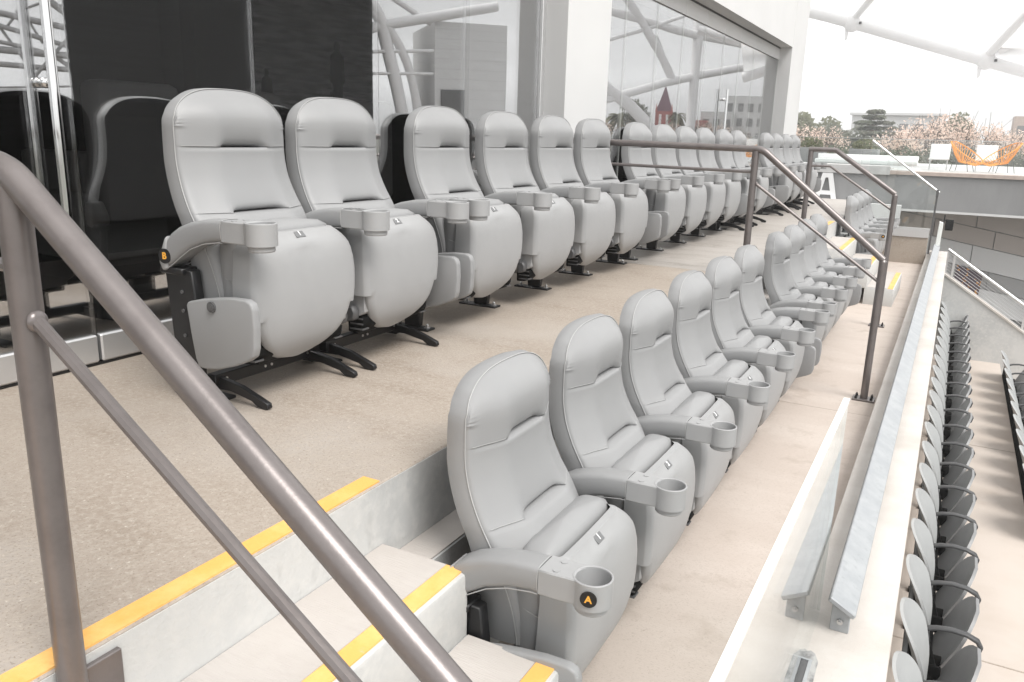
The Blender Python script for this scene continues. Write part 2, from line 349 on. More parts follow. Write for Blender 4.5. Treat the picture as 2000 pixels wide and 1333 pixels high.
# glass panels of both bays with their bottom rails
YS = [-3.87 + .845 * k for k in range(11)]
YJ = [y for y in [1.80 - .845 * 4, 1.80 - .845 * 3, 1.80 - .845 * 2, .955, 1.80, 2.64, 3.49, 4.335, 5.30]]
for bay, js in ((0, YJ), (1, [6.14 + .8178 * k for k in range(10)])):
    for a, b in zip(js, js[1:]):
        bpart('glass_panel', MB().box(XG - .006, XG + .006, a + .003, b - .003, DECK + .115, 1.235), 'glass', smooth=False)
        bpart('panel_edge', MB().box(XG - .0055, XG + .0055, b - .0035, b + .001, DECK + .115, 1.235), 'chrome' if bay == 0 else 'edge', smooth=False)
        bpart('bottom_rail', MB().box(XG - .02, XG + .022, a + .006, b - .006, DECK + .012, DECK + .115, .006, 1), 'alu')
        bpart('header_panel', MB().box(XG - .02, XG + .014, a + .003, b - .003, 1.245, 1.405, .003, 1), 'wall')
bpart('floor_track', MB().box(XG - .015, XG + .015, -3.9, 13.5, DECK, DECK + .010), 'black', smooth=False)
bpart('header_track', MB().box(XG - .03, XG + .016, -3.9, 13.5, 1.405, 1.425), 'black', smooth=False)
bpart('jamb', MB().box(XG - .03, XG + .03, 5.305, 5.36, DECK, 1.425, .004, 1), 'alu')
# a room behind: pale sofas, a mural of a beach with two figures
mu = bpart('mural', MB().box(-5.06, -5.03, 4.92, 6.5, -.3, 1.85), 'mural', 'grey seascape mural with dark standing figures')
def figure(y, z, h):                       # flat printed silhouette
    f = MB(); X0, X1 = -5.03, -5.022
    f.prism([(y + h * .055 * math.cos(t * .5236), z + h * .92 + h * .075 * math.sin(t * .5236)) for t in range(12)], X0, X1, axis='x')
    f.prism([(y - h * .13, z + h * .80), (y - h * .04, z + h * .86), (y + h * .04, z + h * .86), (y + h * .13, z + h * .80), (y + h * .15, z + h * .45), (y + h * .10, z + h * .42), (y + h * .09, z), (y + h * .02, z), (y, z + h * .38), (y - h * .03, z), (y - h * .10, z), (y - h * .10, z + h * .42), (y - h * .15, z + h * .45)], X0 - .001, X1 - .001, axis='x')
    return f
bpart('mural_figure', figure(5.92, .13, .64), 'stage', smooth=False)
bpart('mural_figure', figure(5.05, .05, .42), 'stage', smooth=False)
def sofa(label, y0, y1):
    t = thing('sofa', label, 'sofa', (-4.2, (y0 + y1) / 2, DECK - .004), 0, 'pale sofas inside the suite')
    w = (y1 - y0) / 2
    part('backrest', MB().box(.12, .30, -w, w, .35, 1.09, .05), 'sofa', t); part('seat', MB().box(-.45, .12, -w, w, .12, .50, .05), 'sofa', t)
    for sy in (-1, 1): part('armrest', MB().box(-.45, .12, sy * w - (.1 if sy > 0 else 0), sy * w + (.1 if sy < 0 else 0), .50, .72, .03), 'sofa', t)
    part('base', MB().box(-.42, .26, -w + .04, w - .04, 0, .12), 'black', t)
sofa('small pale sofa inside the dark glass, left of the nearest upper seat', 2.75, 3.27)
sofa('wider pale sofa inside the dark glass, behind the nearest upper seat', 3.50, 4.06)
sofa('pale sofa inside the dark glass, behind the second upper seat', 4.45, 5.25)

# pull handles on the glass doors
def handle(y, z0, z1, zc, label):
    t = thing('door_handle', label, 'door handle', (XG, y, 0), 0, 'tall bar handles on the glass doors')
    for sx, nm in ((.065, 'outer_bar'), (-.065, 'inner_bar')):
        part(nm, MB().cyl((sx, 0, z0), (sx, 0, z1), .0165, 16), 'chrome', t)
    for z in zc:
        part('clamp', MB().cyl((-.065, 0, z), (.065, 0, z), .006, 10).sphere((.022, 0, z), .018, .018, .018).sphere((-.022, 0, z), .018, .018, .018), 'chrome', t)
    return t
handle(1.70, -.33, 1.0, (.125, .8), 'tall polished bar handle on the dark glass door at the upper left')
handle(10.35, -.22, .62, (.5, -.1), 'slim bar handle on the bright glass panels beyond the white column')

# ------------------------------------------------------------------ handrails
def bend(p0, p1, p2, r, n=8):
    p0, p1, p2 = map(Vector, (p0, p1, p2)); a = (p0 - p1).normalized(); b = (p2 - p1).normalized()
    ang = a.angle(b); d = r / math.tan(ang / 2); s, e = p1 + a * d, p1 + b * d
    c = p1 + (a + b).normalized() * (r / math.sin(ang / 2))
    out = []
    for i in range(n + 1):
        t = i / n; v = (s - c).lerp(e - c, t).normalized() * r; out.append(c + v)
    return out
def handrail(y, label, xp, xe, zt, ze, mitre=False, base=FLOOR, xl=-2.46, xk=None):
    t = thing('handrail', label, 'handrail', (xp, y, DECK))
    mk = lambda n, mbx, m='bronze': setattr(part(n, mbx, m, t), 'matrix_parent_inverse', Matrix.Translation((-xp, -y, -DECK)))
    xk = xp + .04 if xk is None else xk
    slope = (ze - zt) / (xe - xk)
    A = (xl, y, zt + .018 if not mitre else zt); B = (xk, y, zt); C = (xe, y, ze)
    rt, rl, rp = .0215, .0105, .0225
    if mitre:
        mk('top_rail', MB().tube([(xp - .02, y, zt), B, C, ], rt, 14))
    else:
        mk('top_rail', MB().tube([A] + bend(A, B, C, .12) + [C], rt, 18))
    # lower rail
    dz = .142
    zl = zt - dz
    if mitre:
        mk('lower_rail', MB().tube([(xp, y, zl), (xk - .03, y, zl), (xe - .0, y, ze - dz)], rl, 10))
    else:
        mk('lower_rail', MB().tube([(xl, y, zl + .014), (xp, y, zl)], rl, 10).tube([(xp, y, zl - .06), (xe, y, ze - dz + .0)], rl, 10).sphere((xp + .022, y, zl - .075), .009, .016, .016))
    mk('post', MB().cyl((xp, y, -1.0), (xp, y, zt - .012), rp, 16))
    mk('post', MB().tube([(xe, y, base), (xe, y, ze - .01), (xe + .001, y, ze + .002)], [rp, rp, rt * .6], 16))
    mk('bracket_plate', MB().box(XE + .002, XE + .014, y - .02, y + .10, -1.03, -.885, .002, 1).box(XE + .014, xp, y - .012, y + .012, -1.0, -.9))
    mk('base_plate', MB().box(xe - .065, xe + .065, y - .05, y + .05, base, base + .012, .002, 1), 'bronze')
    for sx in (-.045, .045):
        for sy in (-.032, .032):
            mk('bolt', MB().cyl((xe + sx, y + sy, base + .012), (xe + sx, y + sy, base + .026), .008, 6).cyl((xe + sx, y + sy, base + .026), (xe + sx, y + sy, base + .034), .004, 8), 'black')
    return t
handrail(.665, 'bronze tube handrail crossing the left foreground in front of the steps', -1.150, -.325, -.060, -.678, xk=-1.16)
handrail(5.36, 'bronze handrail standing between the sixth and seventh seats of both rows', -1.150, -.326, -.042, -.672)
handrail(7.75, 'thin bronze handrail with mitred corners beside the distant steps', -1.180, -.452, -.046, -.40, mitre=True, xk=-.975)

# ------------------------------------------------------------------ the padded seats
XP = [(.28, -.15), (.40, -.165), (.55, -.222), (.61, -.258), (.66, -.287), (.74, -.312), (.80, -.315), (.86, -.314), (.93, -.316), (.99, -.330)]
BU = [(.28, .05), (.40, .07), (.50, .088), (.575, .075), (.60, .062), (.65, .06), (.72, .058), (.79, .055), (.83, .058), (.88, .062), (.93, .055), (.97, .032), (1.0, .0)]
BK = [(.28, .12), (.40, .10), (.51, .072), (.58, .062), (.68, .056), (.80, .052), (.92, .05), (1.0, .05)]
Z1, Z2 = .800, .597
def ztop(t): return .866 + (.116 - .020 * t * t) * (max(0., 1 - abs(t) ** 3.8)) ** .5
def hw(z): return lerp([(.28, .225), (.45, .235), (.6, .240), (.70, .232), (.80, .230), (.88, .230), (1., .230)], z)
def back_point(t, zrow, s, side=0):
    zt = ztop(t)
    z = zrow if s is None else .86 + s * (zt - .86)
    y = t * hw(z)
    at = abs(t)
    u = min(1, max(0, (at - .40) / .58)); u = u * u * (3 - 2 * u)
    f = (1 - at ** 16) ** .5 * (1 - .66 * u) if at < 1 else 0.
    b = smooth_tab(BU, z if s is None else .86 + s * (.995 - .86), .012)
    if s is not None: b *= (1 - s ** 3.5) ** .5 if s < 1 else 0
    x = smooth_tab(XP, z) + b * f
    # pinched slits: the upholstery above tucks in, the panel below stays proud
    for zc, dep, wid in ((Z1, .020, .100), (Z2, .026, .122)):
        m = max(0., 1 - (at * .24 / wid) ** 6) if at * .24 < wid else 0.
        side_seam = .0035 * (1 - at ** 8)
        if z >= zc: x -= m * (dep * math.exp(-(z - zc) / .026) + .036 * math.exp(-((z - zc) / .0075) ** 1.5))
        if abs(z - zc) < .0025: x -= side_seam
    # gathers beside the seam at the headrest corner
    if z > .80 and at > .84: x += .0042 * math.sin(z * 620) * (at - .84) / .16 * max(0, 1 - abs(z - .885) / .06)
    return (x, y, z)
def back_meshes():
    ts = sorted(set([round(math.copysign(1 - (1 - abs(a)) ** 1.6, a), 4) for a in [i / 22 for i in range(-22, 23)]]))
    zr = [.30 + .02 * i for i in range(14)] + [.585, .590, Z2 - .0015, Z2 + .0012, .600, .604, .609, .616, .626, .64, .66, .68, .70, .72, .74, .76, .775, .785, .792, Z1 - .0015, Z1 + .0012, .803, .807, .812, .819, .828, .84, .85]
    zr = sorted(z for z in zr if not (.555 < z < .58 and False))
    G = [[back_point(t, z, None) for t in ts] for z in zr]
    G += [[back_point(t, None, s) for t in ts] for s in [i / 16 for i in range(17)]]
    cushion = MB().grid(G)
    # the edge loop
    loop = [(smooth_tab(XP, z), -hw(z), z) for z in zr] + [(p[0], p[1], p[2]) for p in [back_point(t, None, 1.) for t in ts]] + [(smooth_tab(XP, z), hw(z), z) for z in reversed(zr)]
    pl = [loop[0]]
    for p in loop[1:]:
        if (Vector(p) - Vector(pl[-1])).length > .006: pl.append(p)
    pip = MB().tube([(p[0] + .001, p[1] * 1.004, p[2] + (.0015 if p[2] > .9 else 0)) for p in pl], .0016, 6)
    for zc in (Z1, Z2):
        for sg in (-1, 1):
            pth = []
            for k in range(9):
                t = sg * (.5 + .5 * k / 8); q = back_point(t, zc + .0045, None); pth.append((q[0] + .0006, q[1], q[2]))
            pip.tube(pth, .0008, 5)
    band_in = [Vector(p) for p in pl]
    band_out = [Vector((p[0] - lerp(BK, p[2]), p[1] * 1.005, p[2] - (.004 if p[2] > .9 else 0))) for p in pl]
    mid = [a.lerp(b, .5) + Vector((0, (.006 if a.y > 0 else -.006) if abs(a.y) > .1 else 0, .006 if a.z > .93 else 0)) for a, b in zip(band_in, band_out)]
    band = MB().grid([band_in, mid, band_out])
    # black rear shell bulging backwards
    n = len(band_out); cen = [Vector((q.x - .004, q.y * .93, q.z - (.012 if q.z > .9 else 0))) for q in band_out]
    half = n // 2
    rows = []
    for i in range(half + 1):
        a, b = cen[i], cen[n - 1 - i]
        rows.append([band_out[i]] + [a.lerp(b, k / 8) + Vector((-.014 * (1 - (2 * k / 8 - 1) ** 2), 0, 0)) for k in range(9)] + [band_out[n - 1 - i]])
    rear = MB().grid(rows)
    return cushion.mesh('back_cushion', M['vinyl'], 60), pip.mesh('piping', M['piping'], 60), band.mesh('side_band', M['vinyl'], 60), rear.mesh('rear_shell', M['shell'], 60)

HP = [(.118, .03), (.125, .072), (.14, .112), (.16, .142), (.185, .170), (.21, .190), (.24, .206), (.2796, .219), (.28, .236), (.34, .242), (.40, .243), (.45, .238), (.49, .228), (.515, .214), (.53, .200), (.545, .180)]
XF = [(.11, -.085), (.14, -.048), (.17, -.024), (.21, -.006), (.27, .007), (.35, .013), (.43, .012), (.48, .006), (.51, -.006), (.53, -.024), (.548, -.044)]
def pan_meshes():
    zs = [.118, .121, .126, .133, .142, .155, .17, .185, .20, .22, .24, .26, .2795, .28, .30, .33, .36, .40, .44, .47, .49, .505, .517, .527, .536, .545]
    ts = [-1, -.985, -.96, -.92, -.86, -.76, -.62, -.4, -.2, 0, .2, .4, .62, .76, .86, .92, .96, .985, 1]
    rows = []
    for z in zs:
        h = lerp(HP, z); xf = smooth_tab(XF, z, .012); row = []
        wd = .012 if z < .28 else .085 - .02 * (z - .28) / .27
        cheek = .052 if z >= .28 else .030
        for t in ts:
            at = abs(t)
            # inner face, then rounding to the cheek that runs back along the side
            y = h * t; de = h - abs(y)
            x = xf - .005 * (y / .243) ** 2 - .016 * max(0, (.020 - de) / .020) ** 2
            # pull tab recess under the number plate
            if z > .40: x += .009 * math.exp(-(y / .032) ** 4) * math.exp(-((z - .508) / .014) ** 2) - .006 * math.exp(-(y / .036) ** 2) * math.exp(-((z - .478) / .014) ** 2)
            row.append(Vector((x, y, z)))
        L = Vector((row[0].x - wd, -h * (1.0 - .02) if z >= .28 else -h + .004, z)); Rr = Vector((row[-1].x - wd, -L.y, z))
        rows.append([L] + row + [Rr])
    # thickness at the top rim
    top = rows[-1]; rim = [Vector((p.x - .020, p.y * .985, p.z + .001)) for p in top]
    shell = MB().grid(rows + [rim])
    # narrow panel lines on the shell face
    # seat cushion behind the shell
    G = []
    for i in range(25):
        a = -math.pi / 2 + math.pi * i / 24
        pass
    nz, nt = 26, 28
    for i in range(nz + 1):
        s = i / nz; z = .17 + .41 * s
        h = .224 * (1 - max(0, (s - .7) / .301) ** 6) ** .5 if s > .05 else .19
        th = .055 * (1 - max(0, (s - .86) / .1402) ** 2.4) ** .5
        ring = []
        for j in range(nt):
            a = 2 * math.pi * j / nt
            cx = math.copysign(abs(math.cos(a)) ** .5, math.cos(a)); sy = math.copysign(abs(math.sin(a)) ** .5, math.sin(a))
            yy = h * sy
            zz = z
            ring.append((-.116 + th * cx - .02 * (1 - s), yy, zz))
        G.append(ring)
    cush = MB().grid(G, cv=True).add(G[-1], [tuple(range(nt))])
    # stitch on the cushion flank
    st = [MB(), MB()]
    for sg in (-1, 1): st[sg > 0].tube([(-.155, sg * .219, .418), (-.12, sg * .2235, .405), (-.085, sg * .2235, .395), (-.055, sg * .221, .392)], .0014, 5)
    # grey recess panel and black spring block at the lower flanks
    side = {}
    for sg in (-1, 1):
        recess = MB(); mech = MB(); rib = MB()
        ys = sorted((sg * .214, sg * .150)); recess.prism([(-.10, .205), (-.10, .288), (-.026, .288), (-.026, .215), (-.05, .20)], ys[0], ys[1], .003, seg=1)
        ys = sorted((sg * .205, sg * .120)); mech.prism([(-.115, .132), (-.115, .20), (-.06, .205), (-.036, .19), (-.040, .16), (-.065, .135)], ys[0], ys[1], .004, seg=1)
        for k in range(3):
            zz = .145 + .020 * k; ys = sorted((sg * .209, sg * .17)); rib.box(-.10, -.042, ys[0], ys[1], zz, zz + .005)
        rib.prism([(-.09, .18), (-.09, .235), (-.06, .245), (-.045, .22), (-.05, .19)], *sorted((sg * .216, sg * .250)), .006, seg=1)
        side[sg] = (recess.mesh('recess_panel', M['plastic'], 40), mech.mesh('spring_block', M['shell'], 40), rib.mesh('spring_ribs', M['darkgrey'], 40))
    return (shell.mesh('seat_shell', M['plastic'], 50), cush.mesh('seat_cushion', M['vinyl'], 60), [q.mesh('stitch', M['piping'], 60) for q in st],
            side)

AT = [(-.315, .488), (-.30, .520), (-.275, .546), (-.24, .567), (-.19, .584), (-.13, .596), (-.07, .601), (-.052, .601)]
AB = [(-.315, .436), (-.30, .434), (-.275, .448), (-.24, .472), (-.19, .503), (-.13, .524), (-.07, .533), (-.052, .533)]
def arm_meshes():
    G = []
    for (x, a), (_, b) in zip(AT, AB):
        ring = []; n = 20; c = (a + b) / 2; hh = (a - b) / 2
        for j in range(n):
            t = 2 * math.pi * j / n; ring.append((x, .041 * math.copysign(abs(math.cos(t)) ** .45, math.cos(t)), c + hh * math.copysign(abs(math.sin(t)) ** .45, math.sin(t))))
        G.append(ring)
    pad = MB().grid(G, cv=True).add(G[0], [tuple(range(20))]).add(G[-1], [tuple(range(20))])
    cap = MB().prism([(-.330, .450), (-.326, .478), (-.315, .494), (-.300, .525), (-.287, .537), (-.296, .432), (-.315, .424)], -.043, .043, .006)
    seam = MB().tube([G[0 + 1][j] for j in range(20)], .0010, 5, closed=True).tube([G[-1][j] for j in range(20)], .0011, 5, closed=True)
    seam.tube([(x, -.036, b - .001) for (x, b) in AB[1:]], .0014, 5).tube([(x, .036, b - .001) for (x, b) in AB[1:]], .0014, 5)
    # cup holder: block that opens into a round cup
    cx, r, zt, zb = .070, .0475, .599, .532
    cup = MB().prism([(-.052, -.0405), (-.052, .0405), (-.01, .0405), (.03, .036), (.062, .030), (.062, -.030), (.03, -.036), (-.01, -.0405)], zb + .002, zt - .001, .003, axis='z', seg=1)
    prof = [(r - .003, zb), (r, zb + .001), (r, zt - .002), (r - .0015, zt), (r - .004, zt), (r - .0055, zt - .002), (r - .009, zb + .012), (0.001, zb + .010)]
    cup2 = MB().grid([[(cx + p * math.cos(2 * math.pi * j / 36), p * math.sin(2 * math.pi * j / 36), z) for j in range(36)] for p, z in prof], cv=True)
    prof = [(.001, .515), (.037, .515), (.0395, .518), (.0395, .531), (r - .004, .5321)]
    cup2.grid([[(cx + p * math.cos(2 * math.pi * j / 36), p * math.sin(2 * math.pi * j / 36), z) for j in range(36)] for p, z in prof], cv=True)
    blk = MB().prism([(-.052, -.0405), (-.052, .0405), (-.012, .0405), (.020, .0385), (.040, .0375), (.048, .0405), (.034, .02), (.030, .0), (.034, -.02), (.048, -.0405), (.040, -.0375), (.020, -.0385), (-.012, -.0405)], zb + .002, zt - .001, .003, axis='z', seg=1)
    but = MB().cyl((-.012, 0, zt - .004), (-.012, 0, zt + .0012), .0085, 14)
    return pad.mesh('arm_pad', M['vinyl'], 60), cap.mesh('arm_cap', M['plastic'], 50), seam.mesh('arm_seam', M['piping'], 60), cup2.mesh('cup_holder', M['plastic'], 33), blk.mesh('cup_block', M['plastic'], 40), but.mesh('button', M['plastic'], 40)

def std_meshes():
    up = MB().prism([(-.338, .44), (-.215, .43), (-.203, .33), (-.205, .20), (-.225, .012), (-.30, .012), (-.318, .20)], -.019, .019, .004, seg=1)
    up.box(-.342, -.24, -.034, .034, .415, .436, .004, 1)
    base = MB().box(-.385, -.165, -.030, .030, .0, .010, .002, 1)
    bolts = MB()
    for x in (-.355, -.188):
        bolts.cyl((x, 0, .010), (x, 0, .013), .014, 14).cyl((x, 0, .013), (x, 0, .021), .0095, 6).sphere((x, 0, .022), .007, .007, .008, 8, 6)
    wh = MB()
    wh.cyl((-.26, -.0195, 0), (-.26, -.024, 0), .006, 8)
    return up.mesh('standard', M['black'], 40), base.mesh('base_plate', M['black'], 40), bolts.mesh('bolt', M['zinc'], 40), wh.mesh('rivet', M['darkgrey'], 40)
def skid_meshes():
    foot = MB().prism([(-.30, .030), (-.30, .070), (-.19, .074), (-.10, .060), (-.02, .034), (.014, .022), (.018, .008), (.008, .001), (-.03, .003), (-.055, .019), (-.15, .036)], -.010, .010, .002, seg=1)
    return foot.mesh('skid_foot', M['black'], 40)
ENDP = [(-.222, .327), (-.214, .338), (-.16, .352), (-.10, .362), (-.03, .371), (.035, .372), (.055, .364), (.064, .345), (.067, .29), (.063, .225), (.055, .20), (.03, .183), (-.03, .158), (-.10, .138), (-.16, .130), (-.185, .133), (-.196, .16), (-.21, .24)]
def end_meshes(sg):
    ys = sorted((sg * .0, sg * .030))
    p = MB().prism(ENDP, ys[0], ys[1], .007, seg=3)
    k = MB().cyl((-.105, sg * .029, .335), (-.105, sg * .036, .335), .017, 18).cyl((-.105, sg * .036, .335), (-.105, sg * .039, .335), .011, 14)
    s = MB().tube([(.060, sg * .026, .352), (.058, sg * .028, .28), (.052, sg * .028, .205)], .0013, 5).tube([(-.16, sg * .025, .349), (-.05, sg * .025, .366), (.03, sg * .025, .369)], .0013, 5)
    return p.mesh('end_panel', M['vinyl'], 50), k.mesh('lock', M['darkgrey'], 40), s.mesh('panel_stitch', M['piping'], 60)

BACK = back_meshes(); PAN = pan_meshes(); ARM = arm_meshes(); STD = std_meshes(); SKID = skid_meshes()
END = {1: end_meshes(1), -1: end_meshes(-1)}
PLATE = MB().box(-.021, .021, -.0145, .0145, 0, .003, .0012, 1).mesh('number_plate', M['plate'], 40)
DIG = {d: text_mesh(d, .024, .0004, M['white'], .0006) for d in '123456'}
DISC = MB().cyl((0, 0, 0), (0, 0, .003), .0195, 28).mesh('row_disc', M['black'], 40)
LET = {d: text_mesh(d, .024, .0005, M['orange_print'], .0007) for d in 'AB'}

def make_seat(label, loc, pitch, digit, group, left_arm=True, right_arm=False, left_end=False, right_end=False, skid=False, letter=None, gap=0.0):
    t = thing('stadium_seat', label, 'stadium seat', loc, 0, group)
    b = link('back_cushion', BACK[0], t); link('piping', BACK[1], b); link('side_band', BACK[2], t); link('rear_shell', BACK[3], t)
    sh = link('seat_shell', PAN[0], t)
    c = link('seat_cushion', PAN[1], t); link('stitch', PAN[2][0], c); link('stitch', PAN[2][1], c)
    for sg in (-1, 1):
        link('recess_panel', PAN[3][sg][0], sh); m = link('spring_block', PAN[3][sg][1], t); link('spring_ribs', PAN[3][sg][2], m)
    pl = link('number_plate', PLATE, t, (-.0275, 0, .5325))
    pl.rotation_euler = (R(45), 0, R(90))
    link('digit', DIG[digit], pl, (0, 0, .0034))
    for side, on, end in ((-1, left_arm, left_end), (1, right_arm, right_end)):
        y = side * (pitch / 2 - gap)
        if on:
            a = link('arm_pad', ARM[0], t, (0, y, 0)); link('arm_seam', ARM[2], a); link('arm_cap', ARM[1], a)
            k = link('cup_holder', ARM[3], t, (0, y, 0)); link('cup_block', ARM[4], k); link('button', ARM[5], k, (0, -.022, 0)); link('button', ARM[5], k, (0, .022, 0))
            s = link('standard', STD[0], t, (0, y, 0)); [link('rivet', STD[3], s, (0, 0, q)) for q in (.36, .30, .22)]
            if not skid: link('base_plate', STD[1], t, (0, y, 0)); link('bolt', STD[2], t, (0, y, 0))
            if end:
                e = link('end_panel', END[side][0], t, (0, y + side * .012, 0)); link('lock', END[side][1], e); link('panel_stitch', END[side][2], e)
        if skid:
            link('skid_foot', SKID, t, (0, side * (pitch / 2 - .055), 0))
    if skid:
        bar = link('cross_bar', CROSS, t); [link('rivet', CROSSR, bar, (0, q, 0)) for q in (-.02, .01, .19, -.19)]; link('base_plate', STD[1], t, (0, -pitch / 2 + .055, 0))
    t.rotation_euler.z = R(random.uniform(-.7, .7)); a = R(random.uniform(-1.6, 1.2)); H = Vector((-.09, 0, .2))
    T = Matrix.Translation(H) @ Matrix.Rotation(a, 4, 'Y') @ Matrix.Translation(-H)
    for o in (sh, c, pl): o.matrix_basis = T @ (Matrix.LocRotScale(o.location, o.rotation_euler, o.scale))
    if letter:
        if letter == 'A': p, rot = (.070 + .010, -(pitch / 2 - gap) - .0468, .567), (R(90), 0, R(12))
        else: p, rot = (-.300, -(pitch / 2 - gap) - .042, .472), (R(90), 0, R(9))
        d = link('row_disc', DISC, t, p, rot); link('letter', LET[letter], d, (0, 0, .0036)); d.scale = (1.0 if letter == 'A' else 1.2,) * 2 + (1,)
    return t
CROSS = MB().box(-.235, -.195, -.235, .235, .045, .085, .003, 1).box(-.225, -.185, -.06, .06, .080, .16, .003, 1).mesh('cross_bar', M['black'], 40)
_r = MB()
_r.cyl((-.195, 0, .066), (-.192, 0, .066), .005, 8)
CROSSR = _r.mesh('rivets', M['zinc'], 40)

ORD = ['first', 'second', 'third', 'fourth', 'fifth', 'sixth', 'seventh', 'eighth', 'ninth', 'tenth', 'eleventh', 'twelfth', 'thirteenth', 'fourteenth', 'fifteenth', 'sixteenth', 'seventeenth', 'eighteenth', 'nineteenth', 'twentieth', 'twenty-first', 'twenty-second', 'twenty-third', 'twenty-fourth']
UX = -1.82
U = [(1.975, .53, '1', 1, 1, 'L', 1), (2.507, .53, '2', 1, 1, 'R', 1),
     (3.24, .61, '1', 1, 0, 'L', 0), (3.85, .61, '2', 1, 0, '', 0), (4.46, .61, '3', 1, 0, '', 0), (5.07, .61, '4', 1, 1, 'R', 0),
     (5.92, .61, '1', 1, 0, 'L', 0), (6.53, .61, '2', 1, 0, '', 0), (7.14, .61, '3', 1, 0, '', 0), (7.75, .61, '4', 1, 1, 'R', 0),
     (8.46, .56, '5', 1, 1, 'L', 1), (9.06, .56, '6', 1, 1, 'R', 1),
     (10.55, .60, '1', 1, 1, 'L', 1), (11.18, .60, '2', 1, 1, '', 1), (11.85, .60, '3', 1, 1, '', 1), (12.48, .60, '4', 1, 1, 'R', 1)]
LU = ['grey upper-row seat nearest the glass door, row disc B on its armrest, number 1',
      'second upper-row seat, plate number 2, on black skid feet beside the seat with disc B',
      'third upper-row seat, first of the bolted block, doubled cup holders on its left side',
      'fourth upper-row seat, second from the handrail gap side of the bolted block of four',
      'fifth upper-row seat standing in front of the white column edge',
      'sixth upper-row seat, last before the bronze handrail, in front of the white column',
      'seventh upper-row seat, first one beyond the bronze handrail',
      'eighth upper-row seat, second one beyond the bronze handrail',
      'ninth upper-row seat, third one beyond the bronze handrail',
      'tenth upper-row seat, fourth one beyond the bronze handrail',
      'eleventh upper-row seat, fifth one beyond the bronze handrail, on black skid feet',
      'twelfth upper-row seat, last before the gap in the row, on black skid feet',
      'thirteenth upper-row seat, first after the gap, its end panel with a black lock showing',
      'fourteenth upper-row seat, second of the four in front of the far white column',
      'fifteenth upper-row seat, third of the four in front of the far white column',
      'sixteenth upper-row seat, farthest along the upper row']
LU[3] = 'fourth upper-row seat, second in the bolted block of four'
for i, (y, p, d, la, ra, e, sk) in enumerate(U):
    make_seat(LU[i], (UX, y, DECK), p, d, 'grey padded seats of the upper row', True, bool(ra), 'L' in e, 'R' in e, bool(sk), 'B' if i == 0 else None, gap=0.0)
FX = -.67; FP = .582
LF = ['nearest front-row seat beside the steps, row disc A on its cup holder',
      'second front-row seat, plate number 2, next to the seat with disc A',
      'third front-row seat from the foreground steps',
      'fourth front-row seat from the foreground steps',
      'fifth front-row seat from the foreground steps, just before the last seat of its block',
      'sixth front-row seat, last before the bronze handrail post',
      'seventh front-row seat, first beyond the bronze handrail post',
      'eighth front-row seat, second beyond the bronze handrail post',
      'ninth front-row seat, third beyond the bronze handrail post',
      'tenth front-row seat, last before the distant steps',
      'first seat beyond the distant steps, a dark row disc on its cup holder',
      'second seat beyond the distant steps, in the far front-row block',
      'third seat beyond the distant steps, in the far front-row block',
      'farthest front-row seat, beside the glass divider at the end wall']
FY = [1.835 + FP * k for k in range(6)] + [5.62 + FP * k for k in range(4)] + [10.42 + FP * k for k in range(3)] + [12.1]
for i, y in enumerate(FY):
    blk = 0 if i < 6 else (1 if i < 10 else 2); first = i in (0, 6, 10); last = i in (5, 9, 13)
    make_seat(LF[i], (FX if blk < 2 else FX - .06, y, FLOOR), FP, '123456'[(i if blk == 0 else (i - 6 if blk == 1 else i - 10))], 'grey padded seats of the front row', True, last, first, last, False, 'A' if i in (0, 10) else None)

